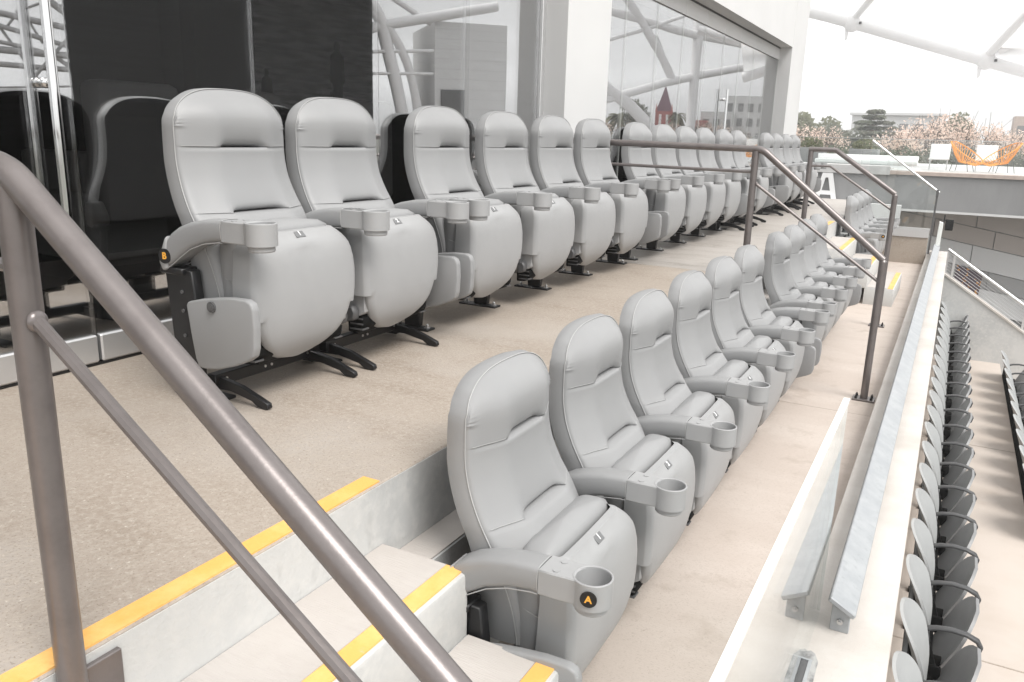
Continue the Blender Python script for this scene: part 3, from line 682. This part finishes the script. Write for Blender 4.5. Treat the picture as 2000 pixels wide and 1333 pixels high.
# ------------------------------------------------------------------ plastic seats below
T1 = -3.05
struct('lower_tier', MB().box(.0, .93, -2, 13.6, -4.2, T1), 'lower', 'concrete tread below the parapet')
struct('lower_tier', MB().box(.93, 1.80, -2, 13.6, -4.6, T1 - .45), 'lower', 'second concrete tread below the parapet')
for k in range(2, 9): struct('lower_tier', MB().box(.93 + .87 * (k - 1), .93 + .87 * k, -6, 13.6, -9, T1 - .45 * k), 'lower', 'concrete tread further down the bowl')
for yj in (5.2, 9.4): struct('tread_joint', MB().box(.024, .93, yj, yj + .012, T1, T1 + .002), 'deck', 'thin joint across the lower tread')
def plastic_seat_meshes():
    # oval back shell, concave towards the front
    G = []
    n, m = 10, 32
    for off in (0, -.016):
        H = []
        for i in range(n + 1):
            r = i / n
            H.append([(-.03 + .045 * (r * math.sin(2 * math.pi * j / m)) * -1.75 - .012 + .05 * (r * abs(math.cos(2 * math.pi * j / m))) ** 2 + off - (.012 if i == n else 0) * 0, .225 * r * math.copysign(abs(math.cos(2 * math.pi * j / m)) ** .85, math.cos(2 * math.pi * j / m)), .635 + .215 * r * math.copysign(abs(math.sin(2 * math.pi * j / m)) ** .85, math.sin(2 * math.pi * j / m))) for j in range(m)])
        G.append(H)
    back = MB(); back.grid(G[0], cv=True); back.grid(G[1], cv=True); back.grid([G[0][-1], G[1][-1]], cv=True)
    # tipped-up pan: curved shell seen from its underside
    pan = MB(); P0 = []
    for off in (0, .018):
        H = []
        for i in range(13):
            s = i / 12
            row = []
            for j in range(15):
                t = -1 + 2 * j / 14
                w = .236 * (1 - (2 * abs(s - .45)) ** 5 * .35) * (1 - .30 * max(0, s - .6) / .4)
                dpt = .02 + .035 * math.sin(math.pi * s) * (1 - t * t)
                L = .40
                # hinge at x=.06 z=.42 leaning forward
                ax, az = math.sin(R(24)), math.cos(R(24))
                x = .045 + L * s * ax + (dpt + off) * az; z = .385 + (L * s - .06) * az - (dpt + off) * ax
                row.append((x, w * t, z))
            H.append(row)
        P0.append(H)
    pan.grid(P0[0]); pan.grid(P0[1], flip=True)
    edge = lambda H: H[0] + [r[-1] for r in H[1:]] + H[-1][-2::-1] + [r[0] for r in H[-2:0:-1]]
    pan.grid([edge(P0[0]), edge(P0[1])], cv=True)
    arm = MB(); pth = [(-.02, 0, .60), (.05, 0, .628), (.12, 0, .640), (.19, 0, .635), (.24, 0, .615), (.258, 0, .585), (.25, 0, .55), (.22, 0, .52)]
    G = []
    for i, p in enumerate(pth):
        q = Vector(pth[min(i + 1, len(pth) - 1)]) - Vector(pth[max(i - 1, 0)]); q.normalize(); nrm = Vector((-q.z, 0, q.x))
        hw_, ht = .020, (.010 if i < 4 else .012)
        G.append([Vector(p) + Vector((0, hw_ * math.copysign(abs(math.cos(a)) ** .6, math.cos(a)), 0)) + nrm * ht * math.copysign(abs(math.sin(a)) ** .6, math.sin(a)) for a in [2 * math.pi * k / 12 for k in range(12)]])
    arm.grid(G, cv=True).add(G[0], [tuple(range(12))]).add(G[-1], [tuple(range(12))])
    std = MB().prism([(-.06, .30), (-.05, .60), (-.015, .62), (.04, .52), (.08, .40), (.06, .30), (.02, .02), (-.05, .02)], -.014, .014, .003, seg=1).box(-.08, .08, -.03, .03, 0, .02)
    hin = MB().cyl((.04, -.20, .37), (.04, .20, .37), .022, 10).box(.02, .10, -.215, -.195, .34, .44, .004, 1).box(.02, .10, .195, .215, .34, .44, .004, 1)
    beam = MB().box(-.085, -.06, -.26, .26, .33, .40, .003, 1)
    return [b.mesh(nm, M[mm], 50) for b, nm, mm in ((back, 'backrest', 'seatlite'), (pan, 'seat_pan', 'seatdark'), (arm, 'armrest', 'armdark'), (std, 'standard', 'shell'), (hin, 'hinge', 'shell'), (beam, 'support_beam', 'galv'))]
PS = plastic_seat_meshes()
def plastic_seat(label, loc, group, pitch):
    t = thing('plastic_seat', label, 'plastic seat', loc, 0, group)
    for me, nm in zip(PS, ('backrest', 'seat_pan', 'armrest', 'standard', 'hinge', 'support_beam')):
        o = link(nm, me, t)
        if nm in ('armrest', 'standard'): o.location = (0, pitch / 2, 0)
    return t
PP = .512
for k in range(21):
    y = 3.05 + PP * k
    lab = '%s grey flip-up seat below the parapet, counted from the bottom of the photo' % ORD[k]
    plastic_seat(lab, (.185, y, T1), 'plastic seats in the row below the parapet', PP)
for k in range(11):
    y = 7.35 + PP * k
    lab = '%s grey flip-up seat of the outer row at the right edge, counted upwards' % ORD[k]
    plastic_seat(lab, (.985, y, T1 - .45), 'plastic seats in the second row below the parapet', PP)

# ------------------------------------------------------------------ vomitory wall, stair rail
vw = thing('stair_wall', 'pale concrete wall with a sloping top beside the lower seats', 'wall')
part('wall_body', MB().prism([(-.02, -1.80), (3.2, -3.92), (3.2, -7), (-.02, -7)], 13.45, 13.62, .004, seg=1), 'riser', vw)
part('coping', MB().prism([(-.025, -1.793), (3.2, -3.915), (3.2, -3.885), (-.025, -1.765)], 13.43, 13.64), 'parapet', vw)
hr = thing('stair_handrail', 'silver stair handrail with thin wire lines on the sloping wall', 'handrail')
part('top_rail', MB().tube([(.03, 13.54, -1.455), (2.2, 13.54, -2.90)], .022, 10), 'alu', hr)
for xx in (.035, .13, 1.13):
    zt = -1.455 - (xx - .03) * .666; part('post', MB().box(xx - .016, xx + .016, 13.525, 13.555, zt - .36, zt), 'alu', hr)
for q in range(7):
    part('wire', MB().tube([(.03, 13.54, -1.51 - .045 * q), (2.2, 13.54, -2.955 - .045 * q)], .0035, 5), 'alu', hr)

# ------------------------------------------------------------------ terrace beyond
te = thing('terrace', 'grey curved terrace front with white letters, beyond the far seats', 'terrace', (0, 24, -1.6))
def tpart(n, mbx, m, **k):
    o = part(n, mbx, m, te, **k); o.matrix_parent_inverse = Matrix.Translation((0, -24, 1.6)); return o
def arc(x0, x1, f, n=24): return [(x0 + (x1 - x0) * i / n, f(x0 + (x1 - x0) * i / n)) for i in range(n + 1)]
fy = lambda x: 24 - .018 * (x + 2) ** 2 * (1 if x < -2 else .3)
A = arc(-9, 12, fy)
tpart('fascia', MB().grid([[(x, y, -.72) for x, y in A], [(x, y, -1.62) for x, y in A], [(x, y + .4, -1.64) for x, y in A]]), 'fascia')
tpart('fascia_edge', MB().grid([[(x, y - .02, -1.60) for x, y in A], [(x, y - .02, -1.66) for x, y in A]]), 'wall')
tpart('coping', MB().grid([[(x, y - .05, -.72) for x, y in A], [(x, y - .05, -.63) for x, y in A], [(x, y + .5, -.63) for x, y in A]]), 'timber')
tpart('floor', MB().grid([[(x, y + .3, -.64) for x, y in A], [(x, y + 12, -.62) for x, y in A]]), 'concrete2')
A2 = arc(-9, -1.6, fy, 12)
tpart('seat_wall', MB().grid([[(x, y - .06, -.74) for x, y in A2], [(x, y - .06, -.52) for x, y in A2], [(x, y + .5, -.50) for x, y in A2]]), 'concrete2')
tpart('base_kerb', MB().box(-9, -1.2, 23.6, 23.9, -2.2, -1.50), 'wall')
# letters T and A
lt = MB().prism([(-.36, .37), (.20, .37), (.20, .26), (-.02, .26), (-.02, -.37), (-.14, -.37), (-.14, .26), (-.36, .26)], -.02, .02)
la = MB().add([], [])
for pts in ([(-.30, -.37), (-.17, -.37), (-.02, .37), (-.13, .37)], [(.30, -.37), (.17, -.37), (.0, .37), (.13, .37)], [(-.13, .374), (.13, .374), (.10, .25), (-.10, .25)], [(-.17, -.21), (.17, -.21), (.14, -.10), (-.14, -.10)]):
    la.prism(pts, -.02 - random.random() * .004, .02)
o = tpart('letter', lt, 'white', smooth=False); o.location = (-3.60, 23.90, -1.13)
o = tpart('letter', la, 'white', smooth=False); o.location = (-3.14, 23.90, -1.13)

gb = thing('terrace_balustrade', 'frameless glass balustrade along the edge of the far terrace', 'balustrade', (0, 24.3, -.6))
for k in range(16):
    x = -8.9 + 1.3 * k; y = fy(x) + .35
    o = part('glass_pane', MB().box(x + .01, x + 1.29, y, y + .012, -.63, .18), 'guard', gb, smooth=False); o.matrix_parent_inverse = Matrix.Translation((0, -24.3, .6))
    o = part('top_edge', MB().box(x + .01, x + 1.29, y - .002, y + .014, .18, .195), 'alu', gb, smooth=False); o.matrix_parent_inverse = Matrix.Translation((0, -24.3, .6))

def lounge(label, x, y, rz, z=-.62):
    t = thing('lounge_chair', label, 'lounge chair', (x, y, z), rz, 'orange cord lounge chairs on the terrace')
    rim = []
    for j in range(36):
        a = 2 * math.pi * j / 36; rim.append((.12 - .46 * math.sin(a) * .95, .47 * math.cos(a), .52 + .30 * math.sin(a)))
    part('rim', MB().tube(rim, .014, 6, closed=True), 'orangecord', t)
    low = [(.06 + .13 * math.sin(a) * -1, .15 * math.cos(a), .24 + .03 * math.sin(a)) for a in [2 * math.pi * j / 36 for j in range(36)]]
    part('seat_ring', MB().tube(low, .012, 6, closed=True), 'orangecord', t)
    cords = MB()
    for j in range(36): cords.tube([rim[j], ((rim[j][0] + low[j][0]) / 2, (rim[j][1] + low[j][1]) / 2, (rim[j][2] + low[j][2]) / 2 - .05), low[j]], .008, 4)
    for j in range(9): cords.tube([low[j], low[(18 - j) % 36]], .008, 4); cords.tube([low[-j - 1], low[18 + j]], .008, 4)
    part('cords', cords, 'orangecord', t)
    for sx, sy in ((.28, .22), (.28, -.22), (-.2, .2), (-.2, -.2)): part('leg', MB().tube([(sx * .7, sy * .8, .3), (sx, sy, .0)], .009, 6), 'darkgrey', t)
    return t
lounge('orange cord lounge chair on the terrace, left of the pair', .02, 26.0, R(-20))
lounge('orange cord lounge chair on the terrace at the right of the pair', 1.06, 26.0, R(200))
for (x, lab) in ((-.55, 'white lounge chair on the terrace left of the orange chairs'), (.62, 'white lounge chair between the two orange chairs')):
    t = thing('side_chair', lab, 'chair', (x, 26.9, -.62))
    part('backrest', MB().box(-.26, .26, -.02, .03, .34, .72, .02), 'white', t); part('seat', MB().box(-.26, .26, -.45, 0, .28, .34, .02), 'white', t)
    for sx in (-.22, .22):
        for sy in (-.42, -.02): part('leg', MB().cyl((sx, sy, 0), (sx, sy, .29), .012, 6), 'alu', t)
def leaf_blob(mb, c, rx, ry, rz, n, size, flat=0.):
    for _ in range(n):
        while True:
            p = Vector((random.uniform(-1, 1), random.uniform(-1, 1), random.uniform(-1, 1)))
            if .25 < p.length < 1: break
        q = Vector((c[0] + p.x * rx, c[1] + p.y * ry, c[2] + p.z * rz))
        u = Vector((random.gauss(0, 1), random.gauss(0, 1), random.gauss(0, 1) * (1 - flat))).normalized(); w = u.cross(Vector((random.gauss(0, 1), random.gauss(0, 1), random.gauss(0, 1)))).normalized()
        s = size * random.uniform(.5, 1.3)
        mb.add([q - u * s, q + w * s * .5, q + u * s, q - w * s * .5], [(0, 1, 2, 3)])
for x, lab in ((-2.45, 'dark square planter with a yellow green shrub on the terrace'), (-3.9, 'dark planter on the terrace near the white column')):
    t = thing('planter', lab, 'planter', (x, 25.6, -.62))
    part('box', MB().box(-.38, .38, -.38, .38, 0, .52, .01), 'fascia', t)
    s = MB(); leaf_blob(s, (0, 0, .62), .36, .36, .2, 260, .06); part('shrub', s, 'leaf1', t, smooth=False)
for x, y, lab in ((-2.3, 24.7, 'low white curved bench on the left of the terrace'),):
    t = thing('bench', lab, 'bench', (x, y, -.5))
    part('seat', MB().box(-1.3, 1.3, -.3, .3, .0, .12, .03), 'white', t); part('backrest', MB().box(-1.3, 1.3, .22, .3, .12, .25, .02), 'white', t)

# wall of large panels below the terrace
pw = thing('panel_wall', 'wall of large taupe, white and grey panels under the terrace', 'wall', (1, 27, -4))
def pwp(mbx, m, n='panel'):
    o = part(n, mbx, m, pw, smooth=False); o.matrix_parent_inverse = Matrix.Translation((-1, -27, 4)); return o
xs = [-4 + 1.55 * k for k in range(9)]; rows = [(-.9, -2.05, 'panelA'), (-2.05, -2.55, 'panelA'), (-2.55, -3.2, 'panelB'), (-3.2, -3.7, 'panelC'), (-3.7, -4.35, 'panelB'), (-4.35, -5.4, 'window')]
for i, (a, b) in enumerate(zip(xs, xs[1:])):
    for j, (zt, zb, m) in enumerate(rows):
        sh = .5 * (j % 2); zl = lambda z, x: z - .17 * x
        za, zc, zd, ze = zl(zt, a + sh), zl(zt, b + sh), zl(zb, b + sh), zl(zb, a + sh)
        pwp(MB().prism([(a + sh + .012, za - .012), (b + sh - .012, zc - .012), (b + sh - .012, zd + .012), (a + sh + .012, ze + .012)], 26.4, 26.5), m)
pwp(MB().box(-5, 12, 26.48, 26.7, -9, -.7), 'panelC', 'backing')
pwp(MB().prism([(.34, -3.25), (1.02, -3.45), (.98, -4.15), (.30, -3.95)], 26.32, 26.38), 'poster', 'poster')
sp = thing('loudspeaker', 'small black loudspeaker hanging under the terrace edge', 'loudspeaker', (-.02, 23.0, -1.64))
part('cabinet', MB().box(-.09, .09, -.09, .09, -.36, -.10, .015), 'shell', sp); part('bracket', MB().box(-.14, -.11, -.03, .03, -.2, .02).box(-.14, .0, -.02, .02, -.13, -.10), 'black', sp)

# ------------------------------------------------------------------ roof tubes seen directly
def tubes(name, label, paths, r, cat='roof structure', m='tube'):
    t = thing(name, label, cat, paths[0][0])
    p0 = Vector(paths[0][0])
    for i, p in enumerate(paths):
        rr = r[i] if isinstance(r, list) else r
        part('tube', MB().tube([Vector(q) - p0 for q in p], rr, 14), m, t)
    return t
def arcp(pts, n=10):
    pts = [Vector(p) for p in pts]; out = []
    for i in range(len(pts) - 1):
        p0, p1, p2, p3 = pts[max(i - 1, 0)], pts[i], pts[i + 1], pts[min(i + 2, len(pts) - 1)]
        for k in range(n):
            t = k / n; out.append(.5 * ((2 * p1) + (-p0 + p2) * t + (2 * p0 - 5 * p1 + 4 * p2 - p3) * t * t + (-p0 + 3 * p1 - 3 * p2 + p3) * t ** 3))
    return out + [pts[-1]]
edge = arcp([(-9.0, 30, 5.3), (-5.25, 30, 4.30), (-3.71, 30, 3.86), (.3, 30, 2.62), (1.75, 30, 2.19)])
ra = thing('canopy_frame', 'white tubular edge of the roof canopy against the sky', 'roof canopy', (-3.7, 30, 3.9))
def rpart(n, mbx, m, **k):
    o = part(n, mbx, m, ra, **k); o.matrix_parent_inverse = Matrix.Translation((3.7, -30, -3.9)); return o
rpart('edge_tube', MB().tube(edge, .18, 16), 'tube')
rpart('rib_tube', MB().tube([(-3.75, 30, 3.95), (-1.4, 27, 6.3)], .11, 12), 'tube')
rpart('rib_tube', MB().tube([(.25, 30, 2.75), (2.6, 26, 5.8)], .13, 12), 'tube')
rpart('rib_tube', MB().tube([(.55, 29.8, 2.95), (3.2, 29, 3.7)], .15, 12), 'tube')
for p in ((-3.75, 30, 3.88), (.25, 30, 2.66)):
    rpart('node', MB().sphere(p, .27, .24, .30, 12, 8), 'tube')
    rpart('lug', MB().prism([(-.07, 0), (.07, 0), (.05, -.45), (-.02, -.5)], -.03, .03), 'tube').location = (p[0] - .15, p[1], p[2] - .05)
    rpart('bolt', MB().cyl((p[0] + .26, p[1] - .2, p[2] + .0), (p[0] + .26, p[1] - .2, p[2] - .07), .04, 8), 'darkgrey')
up_ = [(p[0] - .6, p[1] - 7, p[2] + 6.5) for p in edge]
rpart('membrane', MB().grid([[tuple(p + Vector((0, 0, .16))) for p in edge], [tuple(Vector(a).lerp(Vector(b), .5) + Vector((0, 0, -.25))) for a, b in zip(edge, up_)], up_]), 'membrane')

# ------------------------------------------------------------------ what the suite glass reflects (stands across the stage)
tubes('roof_truss', 'white tubular roof truss reflected in the bright glass bay', [
    arcp([(9.3, 33.2, 5.4), (7.4, 35.6, 4.95), (6.06, 37.2, 4.62), (4.66, 39.5, 4.45), (2.5, 42, 4.1)]),
    arcp([(9.6, 33.4, 1.2), (8.38, 34.6, 1.756), (6.23, 37.2, 2.675), (3.88, 41.1, 3.55), (2.0, 44, 4.0)]),
    arcp([(8.6, 34, 6.6), (7.95, 34.7, 5.6), (7.29, 35.6, 4.4), (6.76, 36.4, 3.3), (6.5, 36.9, 2.55)]),
    arcp([(9.4, 33.5, 2.9), (8.64, 34.3, 2.1), (7.95, 35.1, 1.5), (7.15, 36.1, .5), (6.2, 37.3, -.9)]),
    [(5.8, 37.7, -9), (5.78, 37.75, 5.3)],
    [(9.2, 33.6, 3.7), (8.59, 34.2, 4.1), (7.37, 35.5, 4.65), (6.0, 37.0, 5.4)],
    [(7.1, 35.9, 4.4), (6.55, 36.9, 2.9)]], [.17, .18, .18, .26, .23, .08, .06])
tr = []
tubes('roof_truss', 'dark tubular roof trusses reflected in the dark glass at the left', [
    [(19.0, 13.6, 2.75), (17.0, 17.4, 1.65)], [(19.4, 13.0, 3.15), (16.8, 17.8, 2.3)], [(18.1, 15.2, 4.0), (17.0, 17.4, 2.55)], [(17.95, 15.5, 3.3), (17.7, 16.1, 1.4)],
    [(18.3, 14.7, 1.2), (17.6, 16.3, 3.3)], [(18.8, 14.2, 2.6), (18.4, 14.9, 1.2)], [(17.4, 16.6, 2.9), (17.1, 17.1, .8)], [(18.9, 13.9, 1.55), (17.0, 17.3, 1.45)],
    [(18.9, 13.9, 1.95), (17.0, 17.3, 1.85)], [(18.0, 15.8, -6), (18.03, 15.78, 3.6)], [(18.1, 15.6, 1.7), (17.0, 17.4, .6)], [(18.6, 14.6, 3.0), (18.0, 15.7, 3.6)],
    arcp([(18.2, 15.0, 3.6), (17.85, 15.9, 2.9), (17.5, 16.5, 2.55), (17.1, 17.1, 2.35)]), arcp([(18.9, 13.9, 2.2), (18.2, 15.2, 1.9), (17.9, 15.9, 1.2), (17.8, 16.0, .3)]),
    [(18.7, 14.3, 2.5), (18.5, 14.7, 3.1)], [(18.5, 14.7, 3.1), (18.3, 15.1, 2.2)], [(17.8, 15.9, 2.9), (17.6, 16.3, 2.2)], [(17.6, 16.3, 2.2), (17.4, 16.7, 2.7)], [(17.4, 16.7, 2.7), (17.2, 17.0, 2.0)], [(18.9, 14.0, .9), (17.1, 17.2, 1.15)]],
    [.07, .09, .08, .04, .05, .04, .04, .08, .10, .07, .05, .04, .10, .06, .035, .035, .03, .03, .03, .03], m='trussgrey')
tubes('roof_truss', 'white roof arch and struts reflected beside the pale block building', [
    arcp([(12.9, 22.4, 4.3), (12.5, 23.1, 3.9), (12.3, 23.5, 2.6), (12.0, 23.9, .4), (11.9, 24.1, -2)]), arcp([(12.6, 22.9, 3.9), (12.2, 23.5, 3.3), (11.85, 24.0, 2.2), (11.66, 24.3, .7), (11.6, 24.4, -1)]),
    [(13.4, 22.0, 2.9), (12.45, 23.2, 3.45), (9.6, 26.2, 4.35)], [(12.6, 23.0, 2.6), (11.2, 24.6, 2.75)], [(12.6, 23.0, 1.9), (11.2, 24.6, 2.0)], [(12.2, 23.6, 4.4), (11.3, 24.6, 3.65)]],
    [.22, .15, .17, .06, .05, .1])
st = thing('stage_tower', 'tall dark stage tower reflected as a black block in the glass', 'building', (15.5, 22, -9))
part('body', MB().box(-.02, 9, -.4, 4, 0, 16.0), 'stage', st, smooth=False)
st.rotation_euler = (0, 0, R(-48)); st.location = (12.72, 22.96, -9)
st.rotation_euler = (0, 0, math.atan2(17.05 - 22.96, 17.2 - 12.72))
cb = thing('block_building', 'pale block building with a grey door reflected in the glass', 'building', (11.2, 24.7, -9))
cb.rotation_euler = (0, 0, math.atan2(26.4 - 24.7, 9.58 - 11.2))
part('wall', MB().box(0, 2.6, -4, -.0, 0, 12.75), 'block', cb, smooth=False)
part('door', MB().box(.22, 1.06, 0, .05, 8.4, 10.5), 'doorgrey', cb, smooth=False)
for k in range(11): part('block_joint', MB().box(.0, 2.6, .0, .006, 9.2 + .33 * k, 9.22 + .33 * k), 'farwall', cb, smooth=False)

# ------------------------------------------------------------------ far trees, church and houses
def tree(name, label, x, y, h, cr, leaf, zg=-9., kind='round', n=1500, cat='tree'):
    t = thing(name, label, cat, (x, y, zg))
    H = h - zg
    tk = MB(); tk.tube([(0, 0, 0), (.1, 0, H * .4), (0, .1, H * .8)], [.32, .22, .06], 8)
    cr_ = MB()
    if kind == 'round':
        for k in range(16):
            a = random.uniform(0, 6.28); rr = cr * random.uniform(.1, .8); zz = H - cr * random.uniform(.35, 1.5)
            c = (rr * math.cos(a), rr * math.sin(a), zz); leaf_blob(cr_, c, cr * .42, cr * .42, cr * .34, n // 16, cr * .085)
            tk.tube([(0, 0, H * .45), c], [.10, .03], 5)
    elif kind == 'cedar':
        for k in range(13):
            zz = H * (.98 - .04 * k); L = cr * (.12 + .075 * k)
            for q in range(6):
                a = random.uniform(0, 6.28); l2 = L * random.uniform(.6, 1.15)
                tk.tube([(0, 0, zz - .2), (l2 * math.cos(a), l2 * math.sin(a), zz)], [.06, .02], 5)
                for w in (.4, .7, 1.): leaf_blob(cr_, (l2 * w * math.cos(a), l2 * w * math.sin(a), zz + .03), l2 * .22 + .12, l2 * .22 + .12, .11, n // 240, cr * .06, .6)
    elif kind == 'bare':
        for k in range(26):
            a = random.uniform(0, 6.28); b = random.uniform(.2, 1.25); L = cr * random.uniform(.7, 1.15)
            e = Vector((L * math.cos(a) * math.sin(b), L * math.sin(a) * math.sin(b), H - cr + L * math.cos(b)))
            tk.tube([(0, 0, H - cr * 1.6), e * .6 + Vector((0, 0, (H - cr * 1.3) * .4)), e], [.07, .045, .015], 5)
            for w in range(8):
                q = e + Vector((random.gauss(0, 1), random.gauss(0, 1), random.gauss(0, 1))) * cr * .22; tk.tube([e.lerp(Vector((0, 0, H - cr)), random.uniform(0, .4)), q], [.02, .012], 4)
            leaf_blob(cr_, e, cr * .3, cr * .3, cr * .3, n // 26, cr * .05)
    elif kind == 'palm':
        for k in range(26):
            a = random.uniform(0, 6.28); dr = random.uniform(-.6, 1.0); L = cr
            P = [Vector((L * u * math.cos(a), L * u * math.sin(a), H + L * (dr * u - 1.1 * u * u))) for u in (0, .3, .6, 1)]
            for p, q in zip(P, P[1:]):
                sd_ = Vector((-math.sin(a), math.cos(a), -.3)) * cr * .13; cr_.add([p - sd_, p + sd_, q + sd_, q - sd_], [(0, 1, 2, 3)])
    part('trunk', tk, 'bark', t); part('crown', cr_, leaf, t, smooth=False)
    return t
tree('broadleaf_tree', 'olive green broadleaf tree just right of the white column', -15.6, 92, 3.3, 3.2, 'leaf1', n=3200)
tree('broadleaf_tree', 'rounded green tree second from the white column', -12.6, 94, 3.1, 2.6, 'leaf1', n=2600)
tree('broadleaf_tree', 'darker tree beside the spreading cedar', -10.4, 88, 2.4, 2.4, 'leaf2', n=2400)
tree('cedar_tree', 'grey green cedar with layered branches in front of a white house', -7.6, 84, 3.25, 4.4, 'leaf2', kind='cedar', n=9000)
tree('broadleaf_tree', 'compact dark green tree rising above the pink twiggy trees', -.6, 92, 3.6, 2.1, 'leaf1', n=2600)
pk = [(-15.5, 70, 1.5, 2.3), (-12.5, 68, 1.3, 2.1), (-9.6, 66, .9, 1.9), (-4.6, 72, 1.0, 2.4), (-2.2, 74, 1.9, 2.7), (.6, 76, 1.7, 2.6), (3.2, 78, 1.2, 2.6), (5.6, 80, .9, 2.4), (8.4, 86, .8, 2.6)]
pl = ['pink leafless tree beside the white column', 'pink twiggy tree under the rounded green tree', 'low pink twiggy tree left of the cedar', 'pink twiggy tree right of the cedar', 'tall pink twiggy tree left of the compact green tree', 'pink twiggy tree directly below the compact green tree', 'pale pink twiggy tree above the orange chairs', 'pale pink twiggy tree at the right edge', 'farthest pink twiggy tree, past the right edge']
for (x, y, h, c), l_ in zip(pk, pl): tree('twiggy_tree', l_, x, y, h, c, 'blossom', kind='bare', n=1300)
for i, (x, y, h) in enumerate(((-3.4, 40, -.05), (-2.2, 40, .0), (-.9, 41, -.1), (.4, 41, -.05), (1.7, 41, -.12), (-4.9, 40, .0), (3, 41, -.1))):
    t = thing('hedge_shrub', '%s grey green shrub from the left behind the terrace balustrade' % ORD[[1, 2, 3, 4, 5, 0, 6][i]], 'shrub', (x, y, -9)); s = MB(); leaf_blob(s, (0, 0, 8.3), .9, .7, .75, 700, .09); part('foliage', s, 'leaf2', t, smooth=False)
    part('trunk', MB().cyl((0, 0, 0), (0, 0, 8.2), .08, 6), 'bark', t)
def house(name, label, x, y, w, d, z0, z1, rz, wall, win=(3, 2), roof=None):
    t = thing(name, label, 'building', (x, y, z0), rz)
    part('wall', MB().box(-w / 2, w / 2, -d / 2, d / 2, 0, z1 - z0), wall, t, smooth=False)
    H = z1 - z0
    for i in range(win[0]):
        for j in range(win[1]):
            cx = -w / 2 + w * (i + .5) / win[0]; cz = H - 1.4 - 1.8 * j
            part('window', MB().box(cx - w / win[0] * .28, cx + w / win[0] * .28, -d / 2 - .04, -d / 2, cz - .5, cz + .5), 'window', t, smooth=False)
    if roof: part('roof', MB().box(-w / 2 - .3, w / 2 + .3, -d / 2 - .3, d / 2 + .3, H, H + .25), roof, t, smooth=False)
    return t
house('white_house', 'white flat roofed house behind the cedar', -7.0, 108, 9.5, 8, -9, 3.4, 0, 'farwall', (6, 2), 'farwall')
house('pink_house', 'small pinkish building at the right edge beyond the trees', 4.9, 98, 1.6, 4, -9, 3.2, 0, 'timber', (1, 2))
house('white_tower_block', 'white building reflected at the right of the bright glass bay', 20.2, 110, 5, 6, -9, 5.6, R(-15), 'farwall', (4, 3))
house('white_low_block', 'lower white building reflected beside the white tower block', 23.2, 108, 4, 6, -9, 3.6, R(-15), 'farwall', (3, 2))
house('red_shop', 'small red building reflected behind the glass door handle', 25.2, 106, 2.6, 4, -9, 2.5, R(-15), 'brick', (1, 1))
ch = thing('church', 'red brick church with a pointed purple spire reflected in the glass', 'church', (28.8, 103.5, -9), R(-15))
part('nave', MB().box(-7, 6, 2, 9, 0, 10.6), 'brick', ch, smooth=False)
tw = part('tower', MB().box(-.98, .98, -.95, 1.0, 0, 12.5), 'brick', ch, smooth=False)
part('spire', MB().add([(-.95, -.92, 12.5), (.95, -.92, 12.5), (.95, .97, 12.5), (-.95, .97, 12.5), (0, 0, 15.7)], [(0, 1, 4), (1, 2, 4), (2, 3, 4), (3, 0, 4), (3, 2, 1, 0)]), 'spire', ch, smooth=False)
for sx in (-.42, .42): part('window', MB().box(sx - .14, sx + .14, -1.0, -.94, 10.6, 12.1), 'white', ch, smooth=False)
for sx in (-.9, .9): part('pinnacle', MB().tube([(sx, -.88, 12.4), (sx, -.88, 13.4)], [.14, .02], 6), 'brick', ch)
tree('palm_tree', 'palm tree reflected left of the church spire', 33.6, 99.8, 2.6, 2.2, 'leaf1', kind='palm')
tree('pine_tree', 'ragged dark pine reflected left of the church', 31.7, 101, 5.1, 2.3, 'leaf2', kind='round', n=1500)
tree('palm_tree', 'small palm reflected right of the church', 27.3, 103.9, 3.1, 1.6, 'leaf1', kind='palm')
for i, (x, y) in enumerate(((34, 97), (31, 99.5), (26.5, 101), (23.5, 103), (20.5, 104.5))):
    tree('street_tree', '%s low reddish tree from the left in the glass reflection' % ORD[i], x, y, 1.6 + .3 * (i % 2), 2.4, 'blossom', kind='bare', n=700)

# ------------------------------------------------------------------ thin bright haze over the far city
hz = MB().box(-60, 90, -40, 135, -10.2, 19.5)
hm = bpy.data.materials.new('haze_air'); hm.use_nodes = True; hn = hm.node_tree.nodes; hn.clear()
ho = hn.new('ShaderNodeOutputMaterial'); hv = hn.new('ShaderNodeVolumePrincipled'); hv.inputs['Color'].default_value = (.93, .94, .95, 1); hv.inputs['Density'].default_value = .0017
hm.node_tree.links.new(hv.outputs[0], ho.inputs['Volume'])
tag(part('haze', hz, hm, smooth=False), 'thin pale haze in the air', kind='stuff')
